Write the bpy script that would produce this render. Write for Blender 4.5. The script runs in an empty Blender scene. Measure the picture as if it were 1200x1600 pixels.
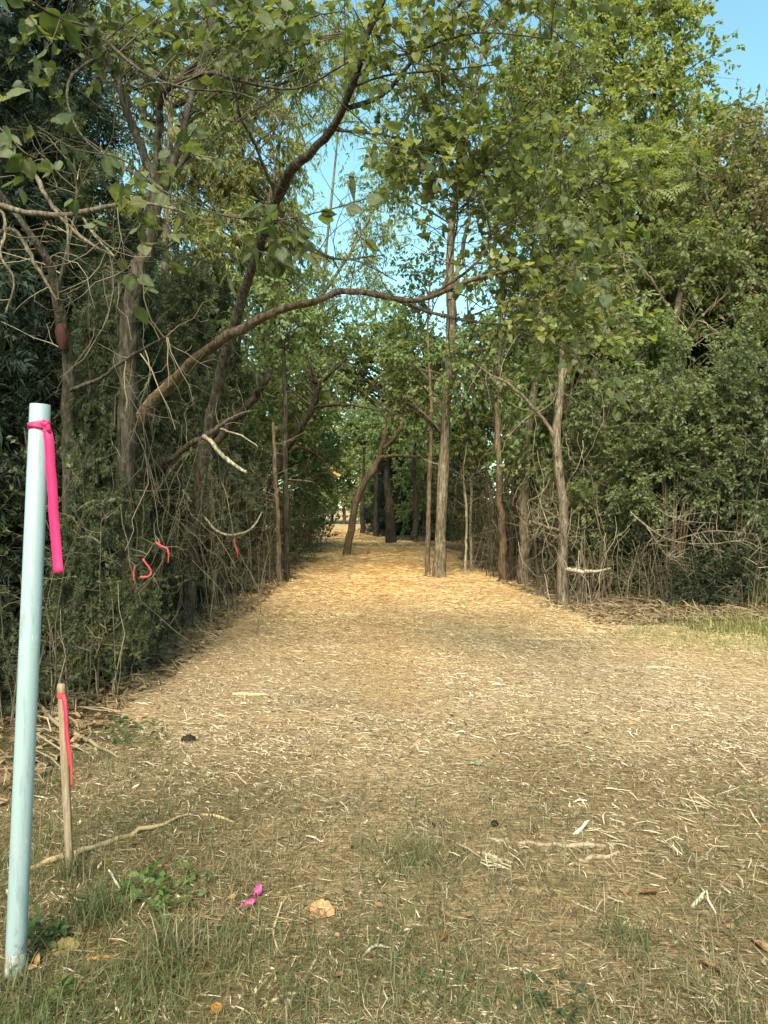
import bpy, math
import numpy as np
from mathutils import Vector

R = math.radians
scene = bpy.context.scene
COL = scene.collection
rng = np.random.default_rng(11)

# ------------------------------------------------------------------ camera, sky, sun, exposure
FPX, HOR, CAMZ = 1186.0, 790.0, 1.6          # focal length in photo pixels, horizon row, eye height
cam_d = bpy.data.cameras.new('camera')
cam = bpy.data.objects.new('camera', cam_d); COL.objects.link(cam)
cam_d.sensor_fit = 'VERTICAL'; cam_d.sensor_height = 36.0
cam_d.lens = 36.0 * FPX / 1600.0
cam_d.clip_start = 0.05; cam_d.clip_end = 2000
cam.location = (0, 0, CAMZ)
cam.rotation_euler = (R(90) - math.atan((800 - HOR) / FPX), 0, 0)
scene.camera = cam

SUN_EL, SUN_AZ = 46.0, 188.0                  # azimuth clockwise from +Y (north)
world = bpy.data.worlds.new('World'); scene.world = world
world.use_nodes = True
wn = world.node_tree
sky = wn.nodes.new('ShaderNodeTexSky')
sky.sky_type = 'NISHITA'; sky.sun_disc = False
sky.sun_elevation = R(SUN_EL); sky.sun_rotation = R(SUN_AZ)
sky.air_density = 1.0; sky.dust_density = 0.6; sky.ozone_density = 1.0
tnt = wn.nodes.new('ShaderNodeMix'); tnt.data_type = 'RGBA'; tnt.blend_type = 'MULTIPLY'; tnt.inputs[0].default_value = 1.0
tnt.inputs[7].default_value = (0.74, 0.97, 0.75, 1)        # a slightly teal, hazy late-summer sky
wn.links.new(sky.outputs[0], tnt.inputs[6]); wn.links.new(tnt.outputs[2], wn.nodes['Background'].inputs[0])
wn.nodes['Background'].inputs[1].default_value = 0.060
sun_d = bpy.data.lights.new('sun', 'SUN'); sun = bpy.data.objects.new('sun', sun_d); COL.objects.link(sun)
sun_d.energy = 1.5; sun_d.angle = R(26); sun_d.color = (1.0, 0.91, 0.76)
sdir = Vector((math.sin(R(SUN_AZ)) * math.cos(R(SUN_EL)), math.cos(R(SUN_AZ)) * math.cos(R(SUN_EL)), math.sin(R(SUN_EL))))
sun.rotation_euler = sdir.to_track_quat('Z', 'Y').to_euler()
sun.location = sdir * 60
vs = scene.view_settings
vs.view_transform = 'Standard'; vs.look = 'None'; vs.gamma = 1.0; vs.use_curve_mapping = False
vs.exposure = 2.78
try:
    scene.cycles.max_bounces = 8; scene.cycles.diffuse_bounces = 6; scene.cycles.transmission_bounces = 6
    scene.cycles.glossy_bounces = 2; scene.cycles.caustics_reflective = False; scene.cycles.caustics_refractive = False
except Exception:
    pass

# ------------------------------------------------------------------ small maths
def P(px, py, Y):
    """the point at distance Y seen at photo pixel (px, py)"""
    return np.array([(px - 600.0) * Y / FPX, Y, CAMZ + (HOR - py) * Y / FPX])

def nrm(v):
    return v / np.maximum(np.linalg.norm(v, axis=-1, keepdims=True), 1e-9)

def hashn(i, j, s):
    v = np.sin(i * 127.1 + j * 311.7 + s * 74.7) * 43758.5453
    return v - np.floor(v)

def vnoise(x, y, f=1.0, s=0):
    x = np.asarray(x, float) * f; y = np.asarray(y, float) * f
    i, j = np.floor(x), np.floor(y); u, v = x - i, y - j
    u = u * u * (3 - 2 * u); v = v * v * (3 - 2 * v)
    a, b, c, d = hashn(i, j, s), hashn(i + 1, j, s), hashn(i, j + 1, s), hashn(i + 1, j + 1, s)
    return (a * (1 - u) + b * u) * (1 - v) + (c * (1 - u) + d * u) * v

def edge_l(y):
    return np.interp(y, [0, 3, 4.5, 6, 8, 11, 14.5, 20, 27, 47, 60], [-3.2, -2.6, -2.1, -2.0, -2.4, -2.9, -2.1, -2.0, -2.3, -3.5, -6.0])

def edge_r(y):
    return np.interp(y, [0, 3, 6, 8, 9.2, 10.5, 13.5, 19, 26, 31, 36, 42, 47, 60], [5.5, 5.8, 6.0, 5.6, 4.4, 3.2, 2.6, 2.6, 2.3, 1.2, -.2, -1.0, -1.6, -3.0])

def gh(x, y):
    """ground height"""
    h = (vnoise(x, y, 0.5, 1) - .5) * .10 + (vnoise(x, y, 1.7, 2) - .5) * .05 + (vnoise(x, y, 5, 3) - .5) * .016
    side = np.maximum(0, np.maximum(edge_l(y) - x, x - edge_r(y)))
    h = h + np.minimum(side, 3) * .05
    return h - .01

def ghf(x, y):
    return float(gh(np.array([x]), np.array([y]))[0])

def curve(pts, n):
    """Catmull-Rom resampling of a short list of points (any width of columns)"""
    p = np.asarray(pts, float)
    if len(p) == 2:
        t = np.linspace(0, 1, n)[:, None]
        return p[0] * (1 - t) + p[1] * t
    q = np.vstack([2 * p[0] - p[1], p, 2 * p[-1] - p[-2]])
    out = []
    for t in np.linspace(0, len(p) - 1 - 1e-6, n):
        i = int(t); u = t - i
        a, b, c, d = q[i], q[i + 1], q[i + 2], q[i + 3]
        out.append(.5 * ((2 * b) + (c - a) * u + (2 * a - 5 * b + 4 * c - d) * u * u + (3 * b - a - 3 * c + d) * u ** 3))
    return np.array(out)

# ------------------------------------------------------------------ mesh building
class Geo:
    """collects triangles and quads with a colour per vertex"""
    def __init__(s):
        s.v, s.c, s.t, s.q, s.n = [], [], [], [], 0
    def add(s, v, f, col=None):
        v = np.asarray(v, np.float32).reshape(-1, 3); f = np.asarray(f, np.int64)
        c = np.ones((len(v), 3), np.float32) * .3 if col is None else np.broadcast_to(np.asarray(col, np.float32), (len(v), 3))
        s.v.append(v); s.c.append(c)
        (s.t if f.shape[1] == 3 else s.q).append(f + s.n)
        s.n += len(v)
    def mesh(s, name, origin=(0, 0, 0), smooth=False):
        V = np.vstack(s.v) - np.asarray(origin, np.float32); C = np.vstack(s.c)
        T = np.vstack(s.t) if s.t else np.zeros((0, 3), np.int64)
        Q = np.vstack(s.q) if s.q else np.zeros((0, 4), np.int64)
        me = bpy.data.meshes.new(name)
        me.vertices.add(len(V)); me.vertices.foreach_set('co', V.astype(np.float32).ravel())
        me.loops.add(T.size + Q.size)
        me.loops.foreach_set('vertex_index', np.concatenate([T.ravel(), Q.ravel()]).astype(np.int32))
        me.polygons.add(len(T) + len(Q))
        st = np.concatenate([np.arange(len(T)) * 3, len(T) * 3 + np.arange(len(Q)) * 4]).astype(np.int32)
        me.polygons.foreach_set('loop_start', st)
        if smooth:
            me.polygons.foreach_set('use_smooth', np.ones(len(st), bool))
        me.update(calc_edges=True); me.validate()
        a = me.attributes.new('col', 'FLOAT_COLOR', 'POINT')
        a.data.foreach_set('color', np.hstack([C, np.ones((len(C), 1), np.float32)]).astype(np.float32).ravel())
        return me

def link(name, me, mat=None, parent=None, loc=None):
    o = bpy.data.objects.new(name, me); COL.objects.link(o)
    if mat is not None and len(me.materials) == 0:
        me.materials.append(mat)
    if parent is not None:
        o.parent = parent
    if loc is not None:
        o.location = loc
    return o

def tag(o, label=None, cat=None, group=None, kind=None):
    for k, v in (('label', label), ('category', cat), ('group', group), ('kind', kind)):
        if v: o[k] = v
    return o

def thing(name, label, cat, loc, group=None):
    o = bpy.data.objects.new(name, None); COL.objects.link(o)
    o.location = tuple(loc); o.empty_display_size = .2
    return tag(o, label, cat, group)

def tubes(g, paths, radii, sides=3, col=None, ref=None, cap=False, rough=0.0):
    """B tubes at once: paths (B,n,3), radii (B,n)"""
    paths = np.asarray(paths, float); radii = np.asarray(radii, float)
    if paths.ndim == 2:
        paths, radii = paths[None], radii[None]
    B, n, _ = paths.shape
    t = np.empty_like(paths)
    t[:, 1:-1] = paths[:, 2:] - paths[:, :-2]; t[:, 0] = paths[:, 1] - paths[:, 0]; t[:, -1] = paths[:, -1] - paths[:, -2]
    t = nrm(t)
    if ref is None:
        m = nrm(paths[:, -1] - paths[:, 0])
        a = rng.normal(size=(B, 3)); ref = nrm(np.cross(m, a))[:, None, :]
    else:
        ref = np.asarray(ref, float)[None, None, :]
    u = nrm(ref - (ref * t).sum(-1, keepdims=True) * t)
    w = np.cross(t, u)
    ang = np.arange(sides) * 2 * math.pi / sides
    rr = radii[:, :, None] * (1 + rough * rng.normal(size=(B, n, sides)))
    v = paths[:, :, None, :] + rr[..., None] * (np.cos(ang)[None, None, :, None] * u[:, :, None, :] + np.sin(ang)[None, None, :, None] * w[:, :, None, :])
    i = np.arange(n - 1)[:, None] * sides; k = np.arange(sides)[None, :]
    f = np.stack([i + k, i + (k + 1) % sides, i + sides + (k + 1) % sides, i + sides + k], -1).reshape(-1, 4)
    F = (f[None] + (np.arange(B) * n * sides)[:, None, None]).reshape(-1, 4)
    if col is not None:
        col = np.asarray(col, float)
        if col.ndim == 2:
            col = np.repeat(col, n * sides, axis=0)
    g.add(v.reshape(-1, 3), F, col)
    if cap:
        for e in (0, n - 1):
            ring = v[:, e]; cen = ring.mean(1, keepdims=True)
            vv = np.concatenate([ring, cen], 1)
            ff = np.array([[j, (j + 1) % sides, sides] for j in range(sides)])
            FF = (ff[None] + (np.arange(B) * (sides + 1))[:, None, None]).reshape(-1, 3)
            c2 = None if col is None else (np.asarray(col)[:1] if np.asarray(col).ndim == 2 else col)
            g.add(vv.reshape(-1, 3), FF, c2)

def taper(r0, r1, n, p=1.0):
    return r0 + (r1 - r0) * np.linspace(0, 1, n) ** p

def pick(palette, n, jit=.12):
    pal = np.asarray(palette, float)
    a = pal[rng.integers(0, len(pal), n)]; b = pal[rng.integers(0, len(pal), n)]
    t = rng.random((n, 1))
    return np.clip((a * t + b * (1 - t)) * (1 + rng.normal(size=(n, 1)) * jit), .004, 1)

# leaf templates: (along, across, up) for a leaf of length one
def tri(*f): return np.array(f)
TPL = {
    'diamond': (np.array([[0, 0, 0], [.45, .30, .07], [1, 0, -.08], [.45, -.30, .07]]), tri((0, 2, 1), (0, 3, 2))),
    'lance': (np.array([[0, 0, 0], [.4, .15, .05], [1, 0, -.12], [.4, -.15, .05]]), tri((0, 2, 1), (0, 3, 2))),
    'oval': (np.array([[0, 0, 0], [.28, .26, .06], [.68, .22, .05], [1, 0, -.06], [.68, -.22, .05], [.28, -.26, .06], [.5, 0, 0]]),
             tri((0, 6, 1), (1, 6, 2), (2, 6, 3), (0, 5, 6), (5, 4, 6), (4, 3, 6))),
    'heart': (np.array([[0, 0, 0], [-.13, .22, .04], [-.02, .45, .09], [.28, .52, .10], [.62, .34, .05], [1.05, 0, -.12],
                        [.62, -.34, .05], [.28, -.52, .10], [-.02, -.45, .09], [-.13, -.22, .04], [.3, 0, -.02], [.65, 0, -.04]]),
              tri((0, 10, 1), (1, 10, 2), (2, 10, 3), (3, 10, 11), (3, 11, 4), (4, 11, 5), (0, 9, 10), (9, 8, 10), (8, 7, 10), (7, 11, 10), (7, 6, 11), (6, 5, 11))),
}
def _spray():
    v, f = [], []
    r_ = np.random.default_rng(5)
    for i in range(9):
        x = .6 * (i / 9) ; a = r_.uniform(-.95, .95); b = r_.uniform(-.5, .5); L = .55 * (1 - .4 * i / 9); w = .045
        d = np.array([math.cos(a) * math.cos(b), math.sin(a) * math.cos(b), math.sin(b)]) * L
        q = np.array([-math.sin(a), math.cos(a), r_.uniform(-.6, .6)]) * w
        k = len(v); p = np.array([x, 0, 0]); v.extend([p + d * .25 - q, p + d * .3 + q, p + d]); f.append((k, k + 1, k + 2))
    return np.array(v), np.array(f)
TPL['spray'] = _spray()
def _pinnate():
    v, f = [], []
    def lf(x, y, z, dx, dy, dz, w):
        k = len(v); mx, my = x + dx * .45, y + dy * .45
        v.extend([[x, y, z], [mx - dy * w, my + dx * w, z + dz * .4 + .02], [x + dx, y + dy, z + dz], [mx + dy * w, my - dx * w, z + dz * .4 + .02]])
        f.extend([(k, k + 2, k + 1), (k, k + 3, k + 2)])
    for x in (.2, .42, .64, .86):
        for s in (1, -1):
            lf(x, 0, -.25 * x * x, .2, s * .34, -.14, .2)
    lf(.95, 0, -.24, .34, 0, -.14, .2)
    return np.array(v), np.array(f)
TPL['pinnate'] = _pinnate()

def leaves(g, pos, d, size, tpl, col, up=.8):
    T, F = TPL[tpl]; N = len(pos)
    d = nrm(d)
    n = rng.normal(size=(N, 3)) * .6; n[:, 2] += up
    n = nrm(n - (n * d).sum(1, keepdims=True) * d)
    s = np.cross(n, d)
    v = pos[:, None] + size[:, None, None] * (T[None, :, 0:1] * d[:, None] + T[None, :, 1:2] * s[:, None] + T[None, :, 2:3] * n[:, None])
    FF = (F[None] + (np.arange(N) * len(T))[:, None, None]).reshape(-1, 3)
    g.add(v.reshape(-1, 3), FF, np.repeat(col, len(T), axis=0))

def ramify(paths, radii, n, L, r=None, t0=.2, t1=1.0, spread=.8, lift=.1, wob=.10, droop=0.0, seg=5):
    """n side twigs from each of the paths (B,m,3)"""
    paths = np.asarray(paths, float)
    if paths.ndim == 2: paths = paths[None]; radii = np.asarray(radii)[None]
    B, m, _ = paths.shape
    b = np.repeat(np.arange(B), n); N = len(b)
    t = rng.uniform(t0, t1, N) * (m - 1); i = np.minimum(t.astype(int), m - 2); u = (t - i)[:, None]
    st = paths[b, i] * (1 - u) + paths[b, i + 1] * u
    tg = nrm(paths[b, i + 1] - paths[b, i])
    side = rng.normal(size=(N, 3)); side = nrm(side - (side * tg).sum(1, keepdims=True) * tg)
    d = nrm(tg * (1 - spread) + side * spread + np.array([0, 0, lift]))
    r0 = np.minimum((radii[b, i] * (1 - u[:, 0]) + radii[b, i + 1] * u[:, 0]) * .6, 1e9 if r is None else r)
    ln = L * rng.uniform(.5, 1.25, N)
    out = np.empty((N, seg, 3)); out[:, 0] = st
    cur = d
    for k in range(1, seg):
        cur = nrm(cur + rng.normal(size=(N, 3)) * wob * 2 - np.array([0, 0, droop]) * (k / seg))
        out[:, k] = out[:, k - 1] + cur * (ln / (seg - 1))[:, None]
    rr = r0[:, None] * np.linspace(1, .3, seg)[None]
    return out, rr

def on_paths(paths, k, t0=.25):
    """k points on each path with a direction away from it"""
    B, m, _ = paths.shape
    b = np.repeat(np.arange(B), k); N = len(b)
    t = rng.uniform(t0, 1, N) * (m - 1); i = np.minimum(t.astype(int), m - 2); u = (t - i)[:, None]
    p = paths[b, i] * (1 - u) + paths[b, i + 1] * u
    d = nrm(paths[b, i + 1] - paths[b, i]) * .7 + rng.normal(size=(N, 3)) * .55
    return p, d

# ------------------------------------------------------------------ materials
def new_mat(name):
    m = bpy.data.materials.new(name); m.use_nodes = True
    nt = m.node_tree; b = nt.nodes['Principled BSDF']
    return m, nt, b

def node(nt, t, **kw):
    n = nt.nodes.new(t)
    for k, v in kw.items(): setattr(n, k, v)
    return n

def mat_attr(name, rough=.6, trans=0.0, tint=(1, 1, 1), spec=.3, var=0.0, vscale=20):
    """colour from each piece's own 'col' attribute; trans adds light through thin leaves"""
    m, nt, b = new_mat(name)
    a = node(nt, 'ShaderNodeAttribute', attribute_name='col')
    src = a.outputs['Color']
    if var:
        tc = node(nt, 'ShaderNodeTexCoord'); nz = node(nt, 'ShaderNodeTexNoise')
        nz.inputs['Scale'].default_value = vscale; nz.inputs['Detail'].default_value = 4
        nt.links.new(tc.outputs['Object'], nz.inputs['Vector'])
        mr = node(nt, 'ShaderNodeMapRange'); mr.inputs[1].default_value = .25; mr.inputs[2].default_value = .75
        mr.inputs[3].default_value = 1 - var; mr.inputs[4].default_value = 1 + var
        nt.links.new(nz.outputs['Fac'], mr.inputs[0])
        mx = node(nt, 'ShaderNodeMix', data_type='RGBA', blend_type='MULTIPLY'); mx.inputs[0].default_value = 1
        nt.links.new(src, mx.inputs[6]); nt.links.new(mr.outputs[0], mx.inputs[7]); src = mx.outputs[2]
    nt.links.new(src, b.inputs['Base Color'])
    b.inputs['Roughness'].default_value = rough; b.inputs['Specular IOR Level'].default_value = spec
    if trans:
        tr = node(nt, 'ShaderNodeBsdfTranslucent')
        mt = node(nt, 'ShaderNodeMix', data_type='RGBA', blend_type='MULTIPLY'); mt.inputs[0].default_value = 1
        mt.inputs[7].default_value = (1.45, 1.5, .65, 1)
        nt.links.new(src, mt.inputs[6]); nt.links.new(mt.outputs[2], tr.inputs['Color'])
        ms = node(nt, 'ShaderNodeMixShader'); ms.inputs[0].default_value = trans
        nt.links.new(b.outputs[0], ms.inputs[1]); nt.links.new(tr.outputs[0], ms.inputs[2])
        nt.links.new(ms.outputs[0], nt.nodes['Material Output'].inputs['Surface'])
    return m

def mat_bark(name, c0, c1, c2, sc=(14, 14, 2.2), bump=.5, rough=.9):
    m, nt, b = new_mat(name)
    tc = node(nt, 'ShaderNodeTexCoord'); mp = node(nt, 'ShaderNodeMapping'); mp.inputs['Scale'].default_value = sc
    nt.links.new(tc.outputs['Object'], mp.inputs['Vector'])
    n1 = node(nt, 'ShaderNodeTexNoise'); n1.inputs['Scale'].default_value = 2.2; n1.inputs['Detail'].default_value = 7; n1.inputs['Roughness'].default_value = .65
    n2 = node(nt, 'ShaderNodeTexNoise'); n2.inputs['Scale'].default_value = 1.3; n2.inputs['Detail'].default_value = 3
    nt.links.new(mp.outputs[0], n1.inputs['Vector']); nt.links.new(tc.outputs['Object'], n2.inputs['Vector'])
    r = node(nt, 'ShaderNodeValToRGB'); e = r.color_ramp.elements
    e[0].position = .34; e[0].color = (*c0, 1); e[1].position = .68; e[1].color = (*c2, 1)
    k = e.new(.5); k.color = (*c1, 1)
    nt.links.new(n1.outputs['Fac'], r.inputs[0])
    mr = node(nt, 'ShaderNodeMapRange'); mr.inputs[1].default_value = .3; mr.inputs[2].default_value = .7; mr.inputs[3].default_value = .65; mr.inputs[4].default_value = 1.3
    nt.links.new(n2.outputs['Fac'], mr.inputs[0])
    mx = node(nt, 'ShaderNodeMix', data_type='RGBA', blend_type='MULTIPLY'); mx.inputs[0].default_value = 1
    nt.links.new(r.outputs[0], mx.inputs[6]); nt.links.new(mr.outputs[0], mx.inputs[7])
    nt.links.new(mx.outputs[2], b.inputs['Base Color'])
    n3 = node(nt, 'ShaderNodeTexNoise'); n3.inputs['Scale'].default_value = 7; n3.inputs['Detail'].default_value = 8; n3.inputs['Roughness'].default_value = .7
    nt.links.new(tc.outputs['Object'], n3.inputs['Vector'])
    lr = node(nt, 'ShaderNodeMapRange'); lr.inputs[1].default_value = .56; lr.inputs[2].default_value = .66; lr.inputs[3].default_value = 0; lr.inputs[4].default_value = .55
    nt.links.new(n3.outputs['Fac'], lr.inputs[0])
    ml = node(nt, 'ShaderNodeMix', data_type='RGBA'); ml.inputs[7].default_value = (*[c2[0] * 1.15, c2[1] * 1.3, c2[2] * 1.25], 1)
    nt.links.new(lr.outputs[0], ml.inputs[0]); nt.links.new(mx.outputs[2], ml.inputs[6]); nt.links.new(ml.outputs[2], b.inputs['Base Color'])
    bp = node(nt, 'ShaderNodeBump'); bp.inputs['Strength'].default_value = min(1, bump * 1.5); bp.inputs['Distance'].default_value = .04
    nt.links.new(n1.outputs['Fac'], bp.inputs['Height']); nt.links.new(bp.outputs[0], b.inputs['Normal'])
    b.inputs['Roughness'].default_value = rough; b.inputs['Specular IOR Level'].default_value = .15
    return m

def mat_ground(name, ramp, patch, sc=9.0):
    m, nt, b = new_mat(name)
    tc = node(nt, 'ShaderNodeTexCoord')
    big = node(nt, 'ShaderNodeTexNoise'); big.inputs['Scale'].default_value = .55; big.inputs['Detail'].default_value = 5
    fine = node(nt, 'ShaderNodeTexNoise'); fine.inputs['Scale'].default_value = sc * 4; fine.inputs['Detail'].default_value = 8; fine.inputs['Roughness'].default_value = .75
    nt.links.new(tc.outputs['Object'], big.inputs['Vector']); nt.links.new(tc.outputs['Object'], fine.inputs['Vector'])
    # straw-like strokes: two stretched noises at an angle
    hs = [fine.outputs['Fac']]
    for ang, k in ((35, 0), (-55, 3.3), (82, 7.1)):
        mp = node(nt, 'ShaderNodeMapping'); mp.inputs['Rotation'].default_value = (0, 0, R(ang)); mp.inputs['Scale'].default_value = (sc * .6, sc * 6, 1); mp.inputs['Location'].default_value = (k, k, k)
        nz = node(nt, 'ShaderNodeTexNoise'); nz.inputs['Scale'].default_value = 1; nz.inputs['Detail'].default_value = 3
        nt.links.new(tc.outputs['Object'], mp.inputs['Vector']); nt.links.new(mp.outputs[0], nz.inputs['Vector']); hs.append(nz.outputs['Fac'])
    s = hs[0]
    for h in hs[1:]:
        mm = node(nt, 'ShaderNodeMath', operation='MAXIMUM'); nt.links.new(s, mm.inputs[0]); nt.links.new(h, mm.inputs[1]); s = mm.outputs[0]
    r = node(nt, 'ShaderNodeValToRGB'); e = r.color_ramp.elements
    e[0].position = .42; e[0].color = (*ramp[0], 1); e[1].position = .74; e[1].color = (*ramp[2], 1); k = e.new(.57); k.color = (*ramp[1], 1)
    nt.links.new(s, r.inputs[0])
    at = node(nt, 'ShaderNodeAttribute', attribute_name='col')
    mx = node(nt, 'ShaderNodeMix', data_type='RGBA', blend_type='MULTIPLY'); mx.inputs[0].default_value = 1
    nt.links.new(at.outputs['Color'], mx.inputs[7])
    pr = node(nt, 'ShaderNodeValToRGB'); pe = pr.color_ramp.elements; pe[0].position = .46; pe[0].color = (0, 0, 0, 1); pe[1].position = .62; pe[1].color = (.45, .45, .45, 1)
    nt.links.new(big.outputs['Fac'], pr.inputs[0])
    m2 = node(nt, 'ShaderNodeMix', data_type='RGBA'); nt.links.new(pr.outputs[0], m2.inputs[0]); nt.links.new(r.outputs[0], m2.inputs[6]); m2.inputs[7].default_value = (*patch, 1)
    nt.links.new(m2.outputs[2], mx.inputs[6]); nt.links.new(mx.outputs[2], b.inputs['Base Color'])
    bp = node(nt, 'ShaderNodeBump'); bp.inputs['Strength'].default_value = .6; bp.inputs['Distance'].default_value = .03
    nt.links.new(s, bp.inputs['Height']); nt.links.new(bp.outputs[0], b.inputs['Normal'])
    b.inputs['Roughness'].default_value = .95; b.inputs['Specular IOR Level'].default_value = .1
    return m

M = {
    'leaf': mat_attr('leaf', .5, .48, spec=.3, var=.22, vscale=26), 'needle': mat_attr('needle', .65, .2, spec=.2),
    'twig': mat_attr('twig', .85, 0, spec=.15, var=.3, vscale=9), 'chip': mat_attr('chip', .8, 0, spec=.2, var=.25, vscale=40),
    'blade': mat_attr('blade', .5, .3, spec=.3), 'dry': mat_attr('dry', .8, .15, spec=.15, var=.3, vscale=60),
    'bark_grey': mat_bark('bark_grey', (.035, .027, .018), (.13, .10, .065), (.26, .21, .14)),
    'bark_brown': mat_bark('bark_brown', (.03, .02, .012), (.11, .075, .045), (.20, .145, .09)),
    'bark_shaded': mat_bark('bark_shaded', (.018, .014, .010), (.055, .044, .031), (.12, .10, .072)),  # grey bark darkened in its colour to stand for shade on the left trees
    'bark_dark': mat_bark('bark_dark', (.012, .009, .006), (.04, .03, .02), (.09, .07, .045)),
    'bark_cedar': mat_bark('bark_cedar', (.03, .02, .014), (.13, .09, .062), (.25, .18, .125), (34, 34, 1.6), .8),
    'bark_pale': mat_bark('bark_pale', (.10, .08, .05), (.26, .21, .14), (.42, .36, .27), (16, 16, 4), .35),
    'ground': mat_ground('forest_floor', ((.03, .02, .012), (.10, .065, .035), (.22, .15, .085)), (.06, .05, .022)),
    'trail': mat_ground('trail_mulch', ((.085, .050, .024), (.23, .15, .07), (.44, .32, .17)), (.27, .18, .09), 14),
}

# ------------------------------------------------------------------ ground and trail
def grid_sheet(xs, ys, zfn, colfn=None):
    X, Yg = np.meshgrid(xs, ys) if np.ndim(xs) == 1 else (xs, ys)
    Z = zfn(X, Yg)
    v = np.stack([X, Yg, Z], -1).reshape(-1, 3)
    ny, nx = X.shape
    i = (np.arange(ny - 1)[:, None] * nx + np.arange(nx - 1)[None]).ravel()
    f = np.stack([i, i + 1, i + nx + 1, i + nx], -1)
    g = Geo(); g.add(v, f, None if colfn is None else colfn(X.ravel(), Yg.ravel()))
    return g

gx = np.sinh(np.linspace(-4.6, 4.6, 95)) * 8; gy = np.concatenate([np.linspace(-40, 1, 12), np.linspace(1.4, 16, 90), np.linspace(16.5, 80, 70), np.geomspace(84, 400, 12)])
def gcol(x, y):
    grass = np.clip((4.6 - y + (vnoise(x, y, 1.2, 8) - .5) * 2) / 1.6, 0, 1) * .9
    gp = np.clip(1.3 - np.hypot((x - 4.6) / 2.0, (y - 9.0) / 1.5), 0, 1)
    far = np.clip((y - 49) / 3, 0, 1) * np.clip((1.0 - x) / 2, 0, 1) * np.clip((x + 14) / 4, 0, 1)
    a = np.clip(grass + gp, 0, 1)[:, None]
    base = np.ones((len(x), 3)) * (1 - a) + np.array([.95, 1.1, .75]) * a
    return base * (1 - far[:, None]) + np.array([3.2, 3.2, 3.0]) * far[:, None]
def ground_z(x, y):
    t = np.clip((np.minimum(x - edge_l(y), edge_r(y) - x) - .5) / .6, 0, 1) * ((y > 1.6) & (y < 51))
    return gh(x, y) - .07 * t
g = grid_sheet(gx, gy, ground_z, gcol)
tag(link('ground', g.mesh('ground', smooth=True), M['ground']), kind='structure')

tv = np.concatenate([np.linspace(1.0, 16, 150), np.linspace(16.3, 52, 110)])
tu = np.linspace(0, 1, 48)
U, TY = np.meshgrid(tu, tv)
wl = (vnoise(TY * 0, TY, 1.3, 20) - .5) * .8; wr = (vnoise(TY * 0 + 9, TY, 1.3, 21) - .5) * .8
TX = (edge_l(TY) + wl) * (1 - U) + (edge_r(TY) + wr) * U
TY2 = TY
def tcol(x, y):
    # orange pine straw and clay in the middle of the trail, paler shreds nearer
    o = np.clip((y - 7) / 9, 0, 1)
    rut = np.clip(1 - np.abs(x - (-.05 * (y - 12) * .2 + (.1 + .3 * (vnoise(y * 0, y, .4, 30) - .5)))) / .9, 0, 1) * np.clip((y - 4) / 4, 0, 1)
    a = np.clip(.75 * o + .35 * rut, 0, 1)[:, None]
    near = np.clip((5.4 - y + (vnoise(x, y, 1.1, 31) - .5) * 2.4) / 3.2, 0, 1)[:, None]
    c = np.array([1.15, 1.2, 1.3]) * (1 - a) + np.array([1.75, 1.55, 1.1]) * a
    return c * (1 - near) + np.array([.40, .42, .36]) * near
g = grid_sheet(TX, TY2, lambda x, y: gh(x, y) + .008, tcol)
tag(link('trail', g.mesh('trail', smooth=True), M['trail']), kind='structure')

# ---- shredded wood and straw over the trail
def crumbs(g, x, y, ln, wd, ang, tilt, lift, col):
    N = len(x); d = np.stack([np.cos(ang) * np.cos(tilt), np.sin(ang) * np.cos(tilt), np.sin(tilt)], -1) * (ln * .5)[:, None]
    s_ = np.stack([-np.sin(ang), np.cos(ang), rng.normal(size=N) * .35], -1) * (wd * .5)[:, None]
    c = np.stack([x, y, gh(x, y) + lift], -1)
    v = np.stack([c - d - s_ * .5, c - d * .3 + s_, c + d, c + d * .2 - s_], 1)
    g.add(v.reshape(-1, 3), np.arange(N * 4).reshape(-1, 4), np.repeat(col, 4, axis=0))

def strips(g, x, y, ln, wd, ang, tilt, lift, col):
    N = len(x); z = gh(x, y) + lift
    d = np.stack([np.cos(ang) * np.cos(tilt), np.sin(ang) * np.cos(tilt), np.sin(tilt)], -1)
    s = np.stack([-np.sin(ang), np.cos(ang), np.zeros(N)], -1)
    c = np.stack([x, y, z], -1)
    up = np.array([0, 0, 1.0])
    bow = rng.normal(size=N) * .10; hump = np.abs(rng.normal(size=N)) * .05
    v = []
    for a in (-.5, 0, .5):
        m = c + d * (ln * a)[:, None] + (s * bow[:, None] + up * hump[:, None]) * (ln * (1 - abs(a) * 2))[:, None]
        w = (wd * (.55 if a else 1))[:, None]
        v += [m - s * w * .5 + up * w * .25, m + s * w * .5 - up * w * .1]
    v = np.stack(v, 1)
    f = np.array([[0, 1, 3, 2], [2, 3, 5, 4]])
    F = (f[None] + (np.arange(N) * 6)[:, None, None]).reshape(-1, 4)
    g.add(v.reshape(-1, 3), F, np.repeat(col, 6, axis=0))

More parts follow.
